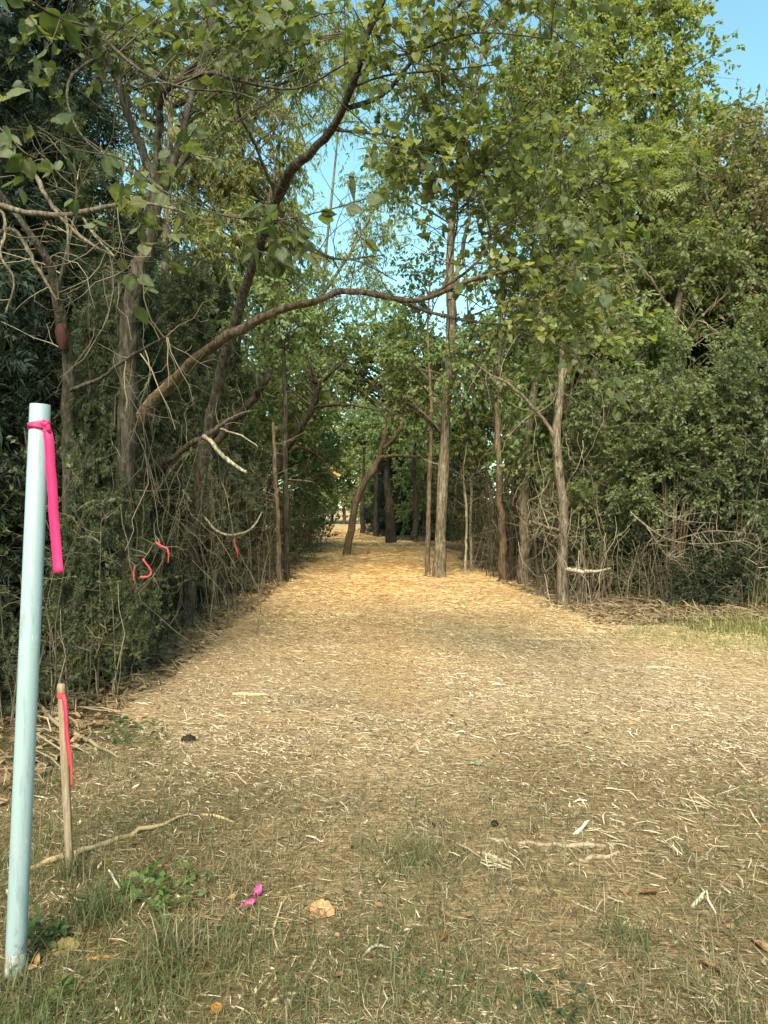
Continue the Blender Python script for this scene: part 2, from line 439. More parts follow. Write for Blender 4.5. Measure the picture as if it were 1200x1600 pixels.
STRAW = [(.47, .39, .27), (.42, .335, .22), (.33, .25, .155), (.52, .445, .32), (.25, .175, .10), (.38, .30, .195), (.15, .10, .058), (.21, .145, .085), (.28, .21, .13)]
GOLD = [(.62, .43, .18), (.70, .51, .24), (.50, .32, .12), (.72, .56, .31), (.36, .21, .08)]
def scatter_trail(n, y0, y1, pw):
    y = y0 + (y1 - y0) * rng.random(n) ** pw
    el, er = edge_l(y), edge_r(y)
    x = el - .5 + (er - el + 1.0) * rng.random(n)
    inside = np.minimum(x - el, er - x)
    fade = np.clip((inside + .5) / .8, 0, 1)
    nearf = np.clip((y - 2.8) / 2.2, .2, 1)
    dens = .16 + .65 * vnoise(x, y, .9, 40) + .65 * vnoise(x, y, 3.1, 45)
    k = rng.random(n) < fade * np.clip(dens, 0, 1) * nearf
    return x[k], y[k]
g = Geo()
x, y = scatter_trail(265000, 2.2, 19, 1.75)
k = rng.random(len(y)) < np.clip((19 - y) / 9, 0, 1); x, y = x[k], y[k]; n = len(x)
c = pick(STRAW, n); oc = pick(GOLD, n); mixo = (np.clip((y - 6.5) / 5, 0, .8) * (vnoise(x, y, .7, 41) * .9 + .3))[:, None]
c = c * (1 - np.clip(mixo, 0, 1)) + oc * np.clip(mixo, 0, 1)
c *= (.64 + .48 * vnoise(x, y, 1.1, 43) + .42 * vnoise(x, y, 4.1, 46))[:, None]
rut = (np.clip(1 - np.abs(x - .05 - .25 * (vnoise(y * 0, y, .5, 30) - .5)) / .55, 0, 1) * np.clip((y - 5.5) / 3, 0, 1) * (.35 + .65 * vnoise(x, y, 2.0, 47)))[:, None] * .75
c = c * (1 - rut) + pick([(.30, .16, .065), (.22, .11, .045), (.36, .21, .09)], n) * rut
strips(g, x, y, (rng.gamma(1.7, .020, n) + .010) * (1 + .05 * (y - 4).clip(0)), (.0013 + rng.gamma(1.5, .0013, n)) * (1 + .09 * (y - 4).clip(0)), rng.uniform(0, math.pi, n), rng.normal(size=n) * .14, rng.uniform(.004, .022, n), c)
x, y = scatter_trail(125000, 2.3, 14, 1.7); n = len(x)
crumbs(g, x, y, rng.gamma(2.0, .012, n) + .008, rng.gamma(2.0, .0022, n) + .0015, rng.uniform(0, 6.28, n), rng.normal(size=n) * .25, rng.uniform(.009, .018, n), pick([(.40, .32, .20), (.10, .065, .035), (.22, .15, .08), (.52, .43, .29), (.07, .045, .028), (.30, .20, .10)], n) * (1 + .04 * (y - 4))[:, None])
tag(link('shredded_mulch', g.mesh('shredded_mulch'), M['chip']), 'pale shredded wood and straw strewn over the near trail', 'mulch', kind='stuff')
g = Geo()
x, y = scatter_trail(60000, 7.5, 50, 1.7)
k = rng.random(len(y)) < np.clip((y - 7.5) / 6, 0, 1); x, y = x[k], y[k]; n = len(x)
c = pick(GOLD, n) * (.75 + .5 * vnoise(x, y, .6, 44))[:, None]
sc = 1 + (y - 10) / 14
crumbs(g, x, y, (rng.gamma(2.2, .035, n) + .04) * sc, rng.uniform(.004, .010, n) * sc, rng.normal(size=n) * .7, rng.normal(size=n) * .12, rng.uniform(.004, .02, n) * sc, c)
for p_, Y_ in [(687, 16.5), (668, 16.9), (786, 15.6), (821, 15.3), (878, 12.3), (438, 14.6), (449, 15.2), (543, 24.3), (611, 31.6), (331, 11.9)]:
    m = 150; a = rng.uniform(0, 6.28, m); q = .10 + np.abs(rng.normal(size=m)) * .22; bx = (p_ - 600) * Y_ / FPX
    crumbs(g, bx + np.cos(a) * q, Y_ + np.sin(a) * q, rng.uniform(.06, .2, m), rng.uniform(.006, .016, m), a + 1.57 + rng.normal(size=m) * .5, rng.normal(size=m) * .25, np.clip(.11 - q * .22, .01, .1) * rng.uniform(.4, 1, m), pick(GOLD + [(.22, .13, .06), (.15, .09, .045)], m))
tag(link('pine_straw', g.mesh('pine_straw'), M['chip']), 'golden orange pine straw covering the far half of the trail', 'pine straw', kind='stuff')

# ---- grass
def grass(g, x, y, h, w, col, lean=.6, seg=3, dirang=None):
    N = len(x); z = gh(x, y)
    a = rng.uniform(0, 2 * math.pi, N) if dirang is None else dirang
    d = np.stack([np.cos(a), np.sin(a), np.zeros(N)], -1)
    s = np.stack([-np.sin(a), np.cos(a), np.zeros(N)], -1)
    base = np.stack([x, y, z - .004], -1)
    ln = np.abs(rng.normal(size=N)) * lean + .12
    vs_ = []
    for k in range(seg):
        t = k / seg
        c = base + np.array([0, 0, 1.0]) * (h * (t - .45 * ln * t * t))[:, None].clip(0) + d * (h * ln * t ** 1.8)[:, None]
        ww = (w * (1 - .55 * t))[:, None] * .5
        vs_ += [c - s * ww, c + s * ww]
    c = base + np.array([0, 0, 1.0]) * (h * np.maximum(1 - .45 * ln - .25 * ln * ln, .05))[:, None] + d * (h * ln)[:, None]
    vs_.append(c)
    v = np.stack(vs_, 1); m = v.shape[1]
    off = (np.arange(N) * m)[:, None, None]
    q = np.array([[2 * k, 2 * k + 1, 2 * k + 3, 2 * k + 2] for k in range(seg - 1)])
    t = np.array([[2 * (seg - 1), 2 * (seg - 1) + 1, m - 1]])
    b0 = g.n
    g.add(v.reshape(-1, 3), (q[None] + off).reshape(-1, 4), np.repeat(col, m, axis=0))
    g.t.append((t[None] + off).reshape(-1, 3) + b0)

GREEN = [(.075, .10, .032), (.10, .12, .042), (.05, .07, .025), (.13, .135, .055), (.15, .14, .065)]
STRG = [(.22, .175, .095), (.17, .13, .065), (.11, .085, .04), (.30, .25, .145)]
n = 170000
y = 1.7 + 4.6 * rng.random(n) ** 1.25; x = (rng.random(n) - .5) * (2.6 + y * 1.15)
dn = vnoise(x, y, 1.3, 50) * .75 + vnoise(x, y, 4.5, 51) * .45
lim = np.clip(1.35 - (y - 2.6) / 1.7, .07, 1) + np.clip((-1.1 - x) * .8, 0, .8) * (y < 5.2)
k = rng.random(n) < np.clip((dn - .14) * 1.9, .16, 1) * np.clip(lim, 0, 1)
x, y = x[k], y[k]; n = len(x)
gm = np.clip((vnoise(x, y, 1.0, 52) - .38) * 3.2, 0, 1) * .6 + .32 + np.clip(-x * .22, 0, .3)
c = np.where((rng.random(n) < gm)[:, None], pick(GREEN, n), pick(STRG, n))
h = rng.gamma(2.6, .021, n) + .018
g = Geo(); grass(g, x, y, h * (.7 + .7 * vnoise(x, y, 3, 53)), rng.uniform(.0018, .0042, n), c, 1.5, 2)
tag(link('grass', g.mesh('grass'), M['blade']), 'mixed green and straw coloured grass in the foreground', 'grass', kind='stuff')
# dry thatch lying between the blades
n = 76000; y = 1.7 + 3.9 * rng.random(n) ** 1.1; x = (rng.random(n) - .5) * (2.6 + y * 1.15)
c = pick([(.24, .18, .09), (.15, .105, .05), (.07, .048, .026), (.36, .28, .15), (.10, .075, .04)], n)
g = Geo(); crumbs(g, x, y, rng.gamma(2.5, .02, n) + .02, rng.uniform(.0015, .005, n), rng.uniform(0, 3.14, n), rng.normal(size=n) * .2, rng.uniform(.002, .02, n), c)
n = 700; y = 1.9 + 5 * rng.random(n) ** 1.3; x = (rng.random(n) - .5) * (2.6 + y * 1.15)
d = rng.normal(size=(n, 3)); d[:, 2] *= .3
leaves(g, np.stack([x, y, gh(x, y) + rng.uniform(.012, .03, n)], -1), d, rng.uniform(.018, .05, n), 'oval', pick([(.20, .12, .06), (.13, .08, .045), (.28, .18, .09), (.09, .055, .03), (.24, .13, .05)], n), up=1.2)
tag(link('dry_thatch', g.mesh('dry_thatch'), M['chip']), 'brown dead grass thatch lying between the foreground blades', 'thatch', kind='stuff')
# grass patch at the right-hand woods
n = 11000; x = rng.normal(4.9, 1.5, n); y = rng.normal(9.2, .8, n)
k = (x > 2.6 + .6 * np.abs(y - 9.1)) ; x, y = x[k], y[k]; n = len(x)
g = Geo(); grass(g, x, y, rng.gamma(2.2, .026, n) + .02, rng.uniform(.004, .008, n), pick([(.20, .21, .06), (.27, .25, .09), (.14, .16, .05), (.36, .31, .14)], n), .6)
tag(link('grass', g.mesh('grass_patch'), M['blade']), 'patch of yellow green grass below the bushes by the trail', 'grass', kind='stuff')
# litter of the forest floor on both sides
def litter(n, xf, yf, lab):
    x, y = xf(n), yf(n)
    g = Geo(); p = np.stack([x, y, gh(x, y) + rng.uniform(.01, .05, n)], -1)
    d = rng.normal(size=(n, 3)) * np.array([1, 1, .25])
    leaves(g, p, d, rng.uniform(.05, .10, n), 'diamond', pick([(.16, .10, .05), (.24, .16, .08), (.10, .06, .03), (.30, .21, .12)], n), up=1.6)
    strips(g, x[::2], y[::2], rng.uniform(.1, .45, (n + 1) // 2), rng.uniform(.006, .014, (n + 1) // 2), rng.uniform(0, 3.14, (n + 1) // 2), rng.normal(size=(n + 1) // 2) * .25, rng.uniform(.02, .08, (n + 1) // 2), pick([(.25, .19, .11), (.34, .27, .17), (.14, .1, .06)], (n + 1) // 2))
    tag(link('leaf_litter', g.mesh('leaf_litter'), M['dry']), lab, 'leaf litter', kind='stuff')
litter(9000, lambda n: -2.0 - np.abs(rng.normal(0, 1.8, n)), lambda n: rng.uniform(3.5, 20, n), 'brown leaf litter under the woods left of the trail')
litter(9000, lambda n: 2.9 + np.abs(rng.normal(0, 2.2, n)), lambda n: rng.uniform(10, 24, n), 'brown leaf litter under the woods right of the trail')

# ------------------------------------------------------------------ trees and shrubs
YELLOW = [(.235, .245, .075), (.195, .215, .065), (.28, .275, .095), (.155, .18, .06)]
OLIVE = [(.17, .19, .075), (.14, .158, .062), (.21, .215, .095), (.11, .132, .055)]
MIDG = [(.165, .215, .085), (.20, .25, .10), (.135, .18, .075), (.24, .265, .115)]
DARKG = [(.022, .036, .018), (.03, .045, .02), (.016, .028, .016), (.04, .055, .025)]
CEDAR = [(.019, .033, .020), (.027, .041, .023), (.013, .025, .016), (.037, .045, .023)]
CEDARB = [(.050, .064, .030), (.068, .080, .036), (.036, .048, .024), (.09, .097, .045)]
BUSH = [(.14, .165, .078), (.17, .19, .09), (.105, .13, .065), (.21, .22, .105)]
BROWNG = [(.19, .185, .08), (.155, .155, .07), (.215, .20, .09), (.21, .17, .085)]
REDBUD = [(.095, .115, .047), (.075, .097, .04), (.13, .142, .065), (.115, .135, .043)]
TWIGC = [(.20, .155, .095), (.27, .215, .135), (.14, .10, .06), (.33, .275, .19)]
DARKTW = [(.07, .055, .035), (.10, .08, .05), (.05, .04, .025)]

def style(tpl='diamond', size=.08, tw=7, lp=12, cr=.7, droop=.25, pal=MIDG, mat='leaf', twr=.006, twc=DARKTW, up=.8, limbr=.035, t0=.2):
    return dict(tpl=tpl, size=size, tw=tw, lp=lp, cr=cr, droop=droop, pal=pal, mat=mat, twr=twr, twc=twc, up=up, limbr=limbr, t0=t0)

def crown_of(gw, gl, stem, blobs, st, sides=4):
    """foliage clumps inside the blobs, a limb from the stem to each clump, twigs and leaves on it"""
    for (c, rad, n) in blobs:
        c = np.asarray(c, float); rad = np.asarray(rad, float)
        d = nrm(rng.normal(size=(n, 3))); q = c + d * rad * (rng.random((n, 1)) ** .42)
        q[:, 2] = np.maximum(q[:, 2], gh(q[:, 0], q[:, 1]) + .12)
        hd = np.linalg.norm(q[:, None, :2] - stem[None, :, :2], axis=-1)
        want = q[:, 2:3] - .55 * hd
        cost = np.abs(stem[None, :, 2] - want) + .8 * hd + np.abs(rng.normal(size=hd.shape)) * (.25 + .25 * hd)
        s0 = stem[np.argmin(cost, 1)]
        t = np.linspace(0, 1, 6)[None, :, None]
        mid = (s0 + q) / 2 + np.array([0, 0, .12]) * np.linalg.norm(q - s0, axis=1)[:, None] + rng.normal(size=(n, 3)) * .06 * np.linalg.norm(q - s0, axis=1)[:, None]
        lp = s0[:, None] * (1 - t) ** 2 + mid[:, None] * 2 * t * (1 - t) + q[:, None] * t * t
        L = np.linalg.norm(q - s0, axis=1)
        r0 = np.clip(st['limbr'] * L * .3, .006, st['limbr'])
        tubes(gw, lp, r0[:, None] * np.linspace(1, .25, 6)[None], sides, pick(st['twc'], n))
        # twigs
        m = n * st['tw']; b = np.repeat(np.arange(n), st['tw'])
        out = nrm(q - c + 1e-3)[b]
        dd = nrm(rng.normal(size=(m, 3)) + out * .55 + np.array([0, 0, .15]))
        ln = st['cr'] * rng.uniform(.45, 1.25, m)
        tt = np.linspace(0, 1, 4)
        tp = q[b][:, None] + dd[:, None] * (ln[:, None] * tt[None])[..., None] - np.array([0, 0, 1.0]) * (st['droop'] * ln[:, None] * tt[None] ** 2)[..., None]
        tp[:, 1:] += rng.normal(size=(m, 3, 3)) * .04 * ln[:, None, None]
        if st['twr']:
            tubes(gw, tp[:, ::3], st['twr'] * np.array([[1, .4]]) * np.ones((m, 1)), 3, pick(st['twc'], m))
        p, ld = on_paths(tp, st['lp'], st['t0'])
        N = len(p)
        p = p + rng.normal(size=(N, 3)) * .03 * st['cr']
        ld[:, 2] -= st['droop'] * 1.2
        cl = pick(st['pal'], n, .05)[np.repeat(b, st['lp'])]
        col = .5 * cl + .5 * pick(st['pal'], N)
        leaves(gl, p, ld, st['size'] * rng.uniform(.6, 1.25, N), st['tpl'], col, st['up'])

def stem_curve(pts, n=24):
    """pts: [(point, radius)]"""
    a = np.array([[*p, r] for p, r in pts], float)
    c = curve(a, n)
    return c[:, :3], np.maximum(c[:, 3], .003)

def build_tree(name, label, cat, stems, blobs, st, bark, group=None, sides=9, rough=.06, ref=(.1, 1, .07), bare=0, bareL=1.0, flare=True, bare_col=TWIGC, bare_r=.012):
    """stems: list of [(point, radius), ...]; the first starts at the ground. Trunk and limbs are one wooden body; leaves are the crown."""
    base = np.array(stems[0][0][0], float)
    base[2] = ghf(base[0], base[1])
    root = thing(name, label, cat, base, group)
    gw, gl, gt = Geo(), Geo(), Geo()
    allp, allr = [], []
    for i, s in enumerate(stems):
        s = list(s)
        if i == 0:
            p0, r0 = s[0]
            s[0] = (np.array([p0[0], p0[1], base[2] - .12]), r0 * (1.3 if flare else 1.1))
            if flare:
                s.insert(1, (np.array([p0[0], p0[1], base[2] + .14]) + (np.array(s[1][0]) - s[0][0]) * .03, r0 * 1.12))
        p, r = stem_curve(s, 34)
        p[1:-1] += rng.normal(size=(32, 3)) * (np.minimum(r[1:-1, None], .09) * .17)
        r[1:-1] *= 1 + np.convolve(rng.normal(size=34), [.5, 1, .5], 'valid') * .045
        tubes(gw, p, r, sides if i == 0 else max(5, sides - 2), None, ref, cap=True, rough=rough)
        allp.append(p); allr.append(r)
    stem = np.vstack(allp)
    link('trunk', gw.mesh('trunk', base, True), M[bark], root)
    if blobs:
        crown_of(gt, gl, stem, blobs, st)
    if bare:
        for p, r in zip(allp, allr):
            k = max(2, int(bare * len(p) / len(stem)))
            t1, r1 = ramify(p, r, k, bareL, bare_r, .25, 1, .85, .15, .12)
            t2, r2 = ramify(t1, r1, 3, bareL * .5, .006, .2, 1, .6, .05, .15)
            tubes(gt, t1, r1, 4, pick(bare_col, len(t1))); tubes(gt, t2, r2, 3, pick(bare_col, len(t2)))
    if gt.n:
        link('branches', gt.mesh('branches', base), M['twig'], root)['kind'] = 'stuff'
    if gl.n:
        o = link('crown', gl.mesh('crown', base), M[st['mat']], root); o['kind'] = 'stuff'
    return root

def copy_tree(o, loc, rz, s, label, group=None):
    r = o.copy(); COL.objects.link(r); r.location = loc; r.rotation_euler = (0, 0, rz); r.scale = (s[0], s[0], s[1])
    r['label'] = label
    if group: r['group'] = group
    for ch in o.children:
        c = ch.copy(); COL.objects.link(c); c.parent = r
    return r

def straight(x, y, h, r, lean=(0, 0), k=4):
    pts = []
    for i in range(k + 1):
        t = i / k
        pts.append((np.array([x + lean[0] * t + (rng.normal() * .06 if 0 < i else 0), y + lean[1] * t, h * t]), r * (1 - .8 * t)))
    return pts

def px(lst):
    """[(px, py, Y, width in px)] to stem points"""
    return [(P(a, b, Y), w * .5 * Y / FPX) for a, b, Y, w in lst]

def gpt(p, Y):
    """ground point at photo column p and distance Y"""
    x = (p - 600) * Y / FPX
    return np.array([x, Y, ghf(x, Y)])

S_far = style('diamond', .22, 8, 14, 1.0, .2, MIDG, limbr=.08, twr=0)
S_mid2 = style('diamond', .17, 8, 14, .8, .25, MIDG, limbr=.04, twr=0)
S_yel = style('diamond', .125, 8, 19, .8, .25, YELLOW, limbr=.06)
S_pin = style('pinnate', .29, 6, 6, .75, .35, YELLOW + OLIVE, limbr=.06)
S_oli = style('diamond', .115, 8, 17, .75, .25, OLIVE, limbr=.05)
S_mid = style('diamond', .115, 8, 16, .8, .25, MIDG, limbr=.05)
S_ced = style('spray', .22, 9, 8, .5, .2, CEDAR, 'needle', limbr=.03, up=.4, twr=.003)
S_cedb = style('spray', .19, 9, 9, .42, .2, CEDARB, 'needle', limbr=.025, up=.4, twr=.003)
S_bush = style('diamond', .062, 9, 24, .36, .12, BUSH, limbr=.012, twr=.002, twc=DARKTW + TWIGC[:1])
S_brush = style('diamond', .075, 8, 16, .45, .15, OLIVE, limbr=.014, twr=.002, twc=TWIGC)
S_dark = style('diamond', .09, 8, 16, .5, .2, DARKG, limbr=.02, twr=.003)
S_brn = style('diamond', .10, 8, 17, .7, .25, BROWNG, limbr=.05)

# ---- trees right of the trail
build_tree('tall_tree', 'straight grey brown tree with the thickest bare trunk, at the right edge of the trail', 'tree',
    [px([(687, 905, 16.5, 18), (691, 750, 16.5, 18), (700, 600, 16.5, 15), (706, 500, 16.5, 15), (702, 420, 16.4, 13), (712, 300, 16.3, 11), (735, 180, 16.2, 8), (760, 50, 16.2, 5)]),
     px([(703, 470, 16.4, 8), (720, 400, 16.8, 7), (745, 300, 17.2, 5), (790, 200, 17.4, 4)])],
    [(P(690, 330, 16.6), (1.3, 1.2, 1.5), 16), (P(770, 140, 17), (1.9, 1.6, 1.9), 34), (P(640, 610, 17.8), (.6, .6, .8), 12), (P(650, 150, 17), (.9, .9, 1.6), 16)], S_oli, 'bark_grey', bare=14, bareL=1.1)
build_tree('slender_sapling', 'slender sapling standing close against the thickest straight trunk', 'sapling',
    [px([(668, 905, 16.9, 9), (670, 780, 16.9, 8), (674, 640, 16.9, 6), (668, 520, 16.9, 4), (672, 440, 16.9, 3)])],
    [(P(635, 570, 17.8), (.6, .6, .9), 9), (P(655, 450, 17.8), (.6, .6, .6), 7)], S_mid, 'bark_brown', sides=6)
build_tree('young_tree', 'dark mossy young trunk left of the ringed peeling trunk', 'tree',
    [px([(786, 912, 15.6, 13), (783, 800, 15.6, 12), (777, 660, 15.6, 10), (781, 520, 15.7, 8), (790, 400, 15.7, 5)])],
    [(P(785, 520, 15.9), (.9, .9, 1.3), 22), (P(735, 570, 15.9), (.6, .8, .6), 9)], S_mid, 'bark_brown', sides=8)
build_tree('peeling_tree', 'tree with ringed peeling bark, its trunk bending slightly right', 'tree',
    [px([(821, 915, 15.3, 18), (818, 820, 15.3, 17), (823, 700, 15.3, 15), (838, 590, 15.3, 13), (845, 480, 15.3, 11), (850, 330, 15.4, 8), (870, 200, 15.4, 4)])],
    [(P(850, 300, 15.6), (1.4, 1.3, 1.8), 26), (P(840, 500, 15.8), (.8, .9, .8), 10)], S_oli, 'bark_grey', rough=.12)
build_tree('vine_hung_tree', 'pale slim tree wrapped in dry hanging vines, foremost on the right edge of the trail', 'tree',
    [px([(878, 945, 12.3, 17), (879, 800, 12.3, 15), (869, 690, 12.3, 14), (876, 600, 12.3, 11), (880, 500, 12.4, 8), (892, 390, 12.4, 6)]),
     px([(868, 690, 12.3, 7), (848, 655, 12.2, 6), (800, 605, 12, 5), (765, 585, 11.9, 4), (735, 562, 11.8, 2)]),
     px([(876, 600, 12.3, 6), (905, 540, 12.1, 5), (950, 500, 12, 3)]),
     px([(878, 830, 12.25, 6), (850, 822, 12.2, 5), (828, 815, 12.1, 5)])],
    [(P(895, 460, 12.6), (.8, .8, .7), 10)], S_brn, 'bark_grey', bare=46, bareL=.75, bare_r=.006)
build_tree('yellow_green_tree', 'tall full yellow green tree against the sky, highest of the trees on the right', 'tree',
    [straight(*gpt(955, 18.5)[:2], 13.2, .2, (.3, .3)), px([(950, 420, 18.4, 10), (900, 320, 18.2, 8), (830, 230, 18, 5)]), px([(960, 380, 18.5, 9), (1020, 240, 18.4, 7), (1065, 80, 18.3, 4)])],
    [(P(940, 200, 18.2), (2.3, 1.6, 2.6), 80), (P(820, 240, 18), (1.2, 1.3, 2.0), 36), (P(1040, 100, 18.2), (1.15, 1.1, 1.9), 34), (P(960, 40, 18.4), (1.8, 1.4, 1.6), 36), (P(880, 70, 18.4), (1.2, 1.4, 1.6), 22), (P(1000, 370, 18), (1.8, 1.3, 1.4), 36)], S_yel, 'bark_grey')
build_tree('walnut_tree', 'tree with long drooping pinnate leaves in front of the tall yellow green crown', 'tree',
    [straight(*gpt(1000, 15.8)[:2], 7.2, .09, (-.1, .2)), px([(985, 430, 15.7, 7), (930, 360, 15.4, 5), (880, 280, 15.2, 3)])],
    [(P(960, 320, 15.6), (1.5, 1.2, 1.5), 44), (P(1040, 430, 15.6), (1.3, 1.1, .9), 26)], S_pin, 'bark_grey')
build_tree('brown_leaved_tree', 'tree with thinning brownish leaves below the open sky at the right', 'tree',
    [straight(*gpt(1175, 15.5)[:2], 9.6, .14, (.1, .2)), px([(1160, 480, 15.5, 9), (1120, 360, 15.3, 7), (1085, 260, 15.1, 4)])],
    [(P(1165, 290, 15.5), (1.2, 1.3, 1.5), 44), (P(1110, 360, 15.3), (1.1, 1.1, 1.3), 30), (P(1190, 470, 15.2), (1.3, 1.2, 1.2), 34), (P(1240, 260, 16), (1.2, 1.2, 1.6), 24)], S_brn, 'bark_grey', bare=14, bareL=1.0, bare_r=.006)
build_tree('red_barked_tree', 'tree with a reddish bare trunk showing above the small leaved bushes', 'tree',
    [px([(1046, 860, 14.4, 17), (1048, 700, 14.4, 16), (1049, 545, 14.4, 13), (1058, 480, 14.4, 10), (1066, 420, 14.6, 6), (1075, 370, 14.8, 3)]),
     px([(1052, 545, 14.4, 6), (1090, 500, 14.2, 5), (1140, 455, 14, 3)]), px([(1052, 500, 14.4, 6), (1010, 430, 14.2, 4), (960, 390, 14, 3)])],
    [(P(1085, 400, 14.8), (1.1, 1, 1.0), 22)], S_oli, 'bark_cedar', bare=20, bareL=1.0)
build_tree('dark_cedar', 'dark evergreen showing as black gaps behind the leafy trees on the right', 'tree',
    [straight(*gpt(930, 21)[:2], 9.5, .16)], [(P(900, 480, 21), (1.9, 1.3, 1.8), 34), (P(960, 640, 21), (2.2, 1.3, 2), 34), (P(1090, 520, 20.5), (1.8, 1.3, 2.2), 34)], style('spray', .34, 8, 7, .6, .22, CEDAR, 'needle', limbr=.03, up=.4, twr=0), 'bark_dark')

def bush(label, p, Y, blobs, st, name='bush', cat='bush', stems=7, hgt=1.8, group=None, bark='bark_brown', bare=26):
    b = gpt(p, Y); ss = []
    for i in range(stems):
        a = rng.uniform(0, 6.28); q = rng.uniform(.1, .75); h = hgt * rng.uniform(.7, 1.2)
        o = b + np.array([math.cos(a), math.sin(a), 0]) * .12
        ss.append([(o, .018), (o + np.array([math.cos(a) * q * .4, math.sin(a) * q * .4, h * .45]), .014), (o + np.array([math.cos(a) * q, math.sin(a) * q, h]), .006)])
    return build_tree(name, label, cat, ss, blobs, st, bark, group, sides=5, flare=False, bare=bare, bareL=.8, bare_r=.005)

bush('tall olive bush of tiny leaves beside the vine hung tree', 955, 12.6, [(P(940, 640, 12.6), (.7, .7, .75), 34), (P(990, 740, 12.4), (.85, .8, .9), 46), (P(930, 800, 12.7), (.55, .6, .7), 22)], S_bush, hgt=3.1)
bush('broad rounded bush of tiny grey green leaves, widest on the right side', 1045, 12.0, [(P(1040, 640, 12), (.9, .8, .75), 52), (P(1060, 740, 11.8), (.95, .8, .8), 56), (P(1110, 600, 12.2), (.9, .8, .8), 44)], S_bush, hgt=3.5, stems=11)
bush('dusky bush leaning out over the grass patch with bare twigs below', 1150, 11.6, [(P(1160, 640, 11.8), (.9, .8, 1.0), 50), (P(1160, 780, 11.6), (.8, .7, .7), 42), (P(1230, 700, 11.6), (.8, .8, 1.2), 40)], style('diamond', .062, 9, 24, .36, .12, [(.105, .125, .065), (.13, .148, .075), (.08, .10, .055), (.16, .17, .085)], limbr=.014, twr=.002, twc=DARKTW + TWIGC[:1]), hgt=3.2, stems=10)
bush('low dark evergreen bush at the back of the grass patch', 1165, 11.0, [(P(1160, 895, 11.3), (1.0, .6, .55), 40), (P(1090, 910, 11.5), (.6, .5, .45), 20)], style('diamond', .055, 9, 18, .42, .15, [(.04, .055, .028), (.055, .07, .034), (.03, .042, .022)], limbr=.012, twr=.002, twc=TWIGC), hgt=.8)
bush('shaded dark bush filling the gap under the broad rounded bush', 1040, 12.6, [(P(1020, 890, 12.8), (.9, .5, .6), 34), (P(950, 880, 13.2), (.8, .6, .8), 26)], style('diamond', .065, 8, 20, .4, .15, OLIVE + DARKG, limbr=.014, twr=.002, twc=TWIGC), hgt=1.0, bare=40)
bush('leafy bush reaching up behind the vine hung tree', 905, 14.4, [(P(910, 560, 14.4), (.9, .8, 1.0), 34), (P(880, 690, 14.6), (.8, .7, 1.1), 26), (P(975, 540, 14.2), (.9, .7, .8), 34)], S_mid, hgt=3.2)
bush('bush at the frame edge above the grass patch, behind the dusky bush', 1250, 13.2, [(P(1215, 560, 13.2), (1.2, .9, 1.2), 44), (P(1240, 760, 13), (1.2, .9, 1.2), 40)], S_brush, hgt=3.2)

# ---- bare thickets, saplings and dead wood
def thicket_data(n, h, spread, col, r=.009):
    g = Geo(); S = np.zeros((n, 6, 3))
    for i in range(n):
        a, q = rng.uniform(0, 6.28), spread * math.sqrt(rng.random()); hh = h * rng.uniform(.5, 1.15)
        p0 = np.array([math.cos(a) * q, math.sin(a) * q, -.06]); le = np.array([rng.normal() * .18, rng.normal() * .18, 1]) * hh
        t = np.linspace(0, 1, 6)[:, None]
        S[i] = p0 + le * t + rng.normal(size=(6, 3)) * np.array([.05, .05, .01]) * t
    rr = r * rng.uniform(.5, 1.3, (n, 1)) * np.linspace(1, .35, 6)[None]
    tubes(g, S, rr, 5, pick(col, n))
    t1, r1 = ramify(S, rr, 6, h * .32, .005, .25, 1, .7, .2, .14)
    tubes(g, t1, r1, 3, pick(col, len(t1)))
    t2, r2 = ramify(t1, r1, 2, h * .16, .003, .2, 1, .7, .0, .2)
    tubes(g, t2, r2, 3, pick(col, len(t2)))
    return g, t1

def make_thicket(n, h, spread, col, leafy=0, pal=OLIVE, size=.05):
    g, tw = thicket_data(n, h, spread, col)
    root = thing('bare_shrub', 'x', 'shrub', (0, 0, 0))
    link('branches', g.mesh('branches'), M['twig'], root)['kind'] = 'stuff'
    if leafy:
        gl = Geo(); p, d = on_paths(tw, leafy, .1)
        leaves(gl, p, d, size * rng.uniform(.6, 1.3, len(p)), 'diamond', pick(pal, len(p)))
        link('leaves', gl.mesh('leaves'), M['leaf'], root)['kind'] = 'stuff'
    return root

SHR = [(.068, .08, .036), (.092, .104, .044), (.05, .062, .03), (.115, .122, .058)]
SHRUBS = [make_thicket(8, 1.7, .45, TWIGC + DARKTW, 4, SHR, .05), make_thicket(9, 2.4, .5, TWIGC + DARKTW, 9, SHR, .06), make_thicket(14, 1.3, .5, TWIGC + DARKTW, 16, SHR, .06), make_thicket(8, 3.0, .6, [(.14, .11, .07), (.2, .16, .1)], 22, SHR, .08)]
used = [False] * len(SHRUBS)
def place_shrub(k, x, y, s, label, group):
    z = ghf(x, y); rz = rng.uniform(0, 6.28)
    if not used[k]:
        o = SHRUBS[k]; used[k] = True
        o.location = (x, y, z); o.rotation_euler = (0, 0, rz); o.scale = (s, s, s); o['label'] = label; o['group'] = group
        return o
    return copy_tree(SHRUBS[k], (x, y, z), rz, (s, s), label, group)

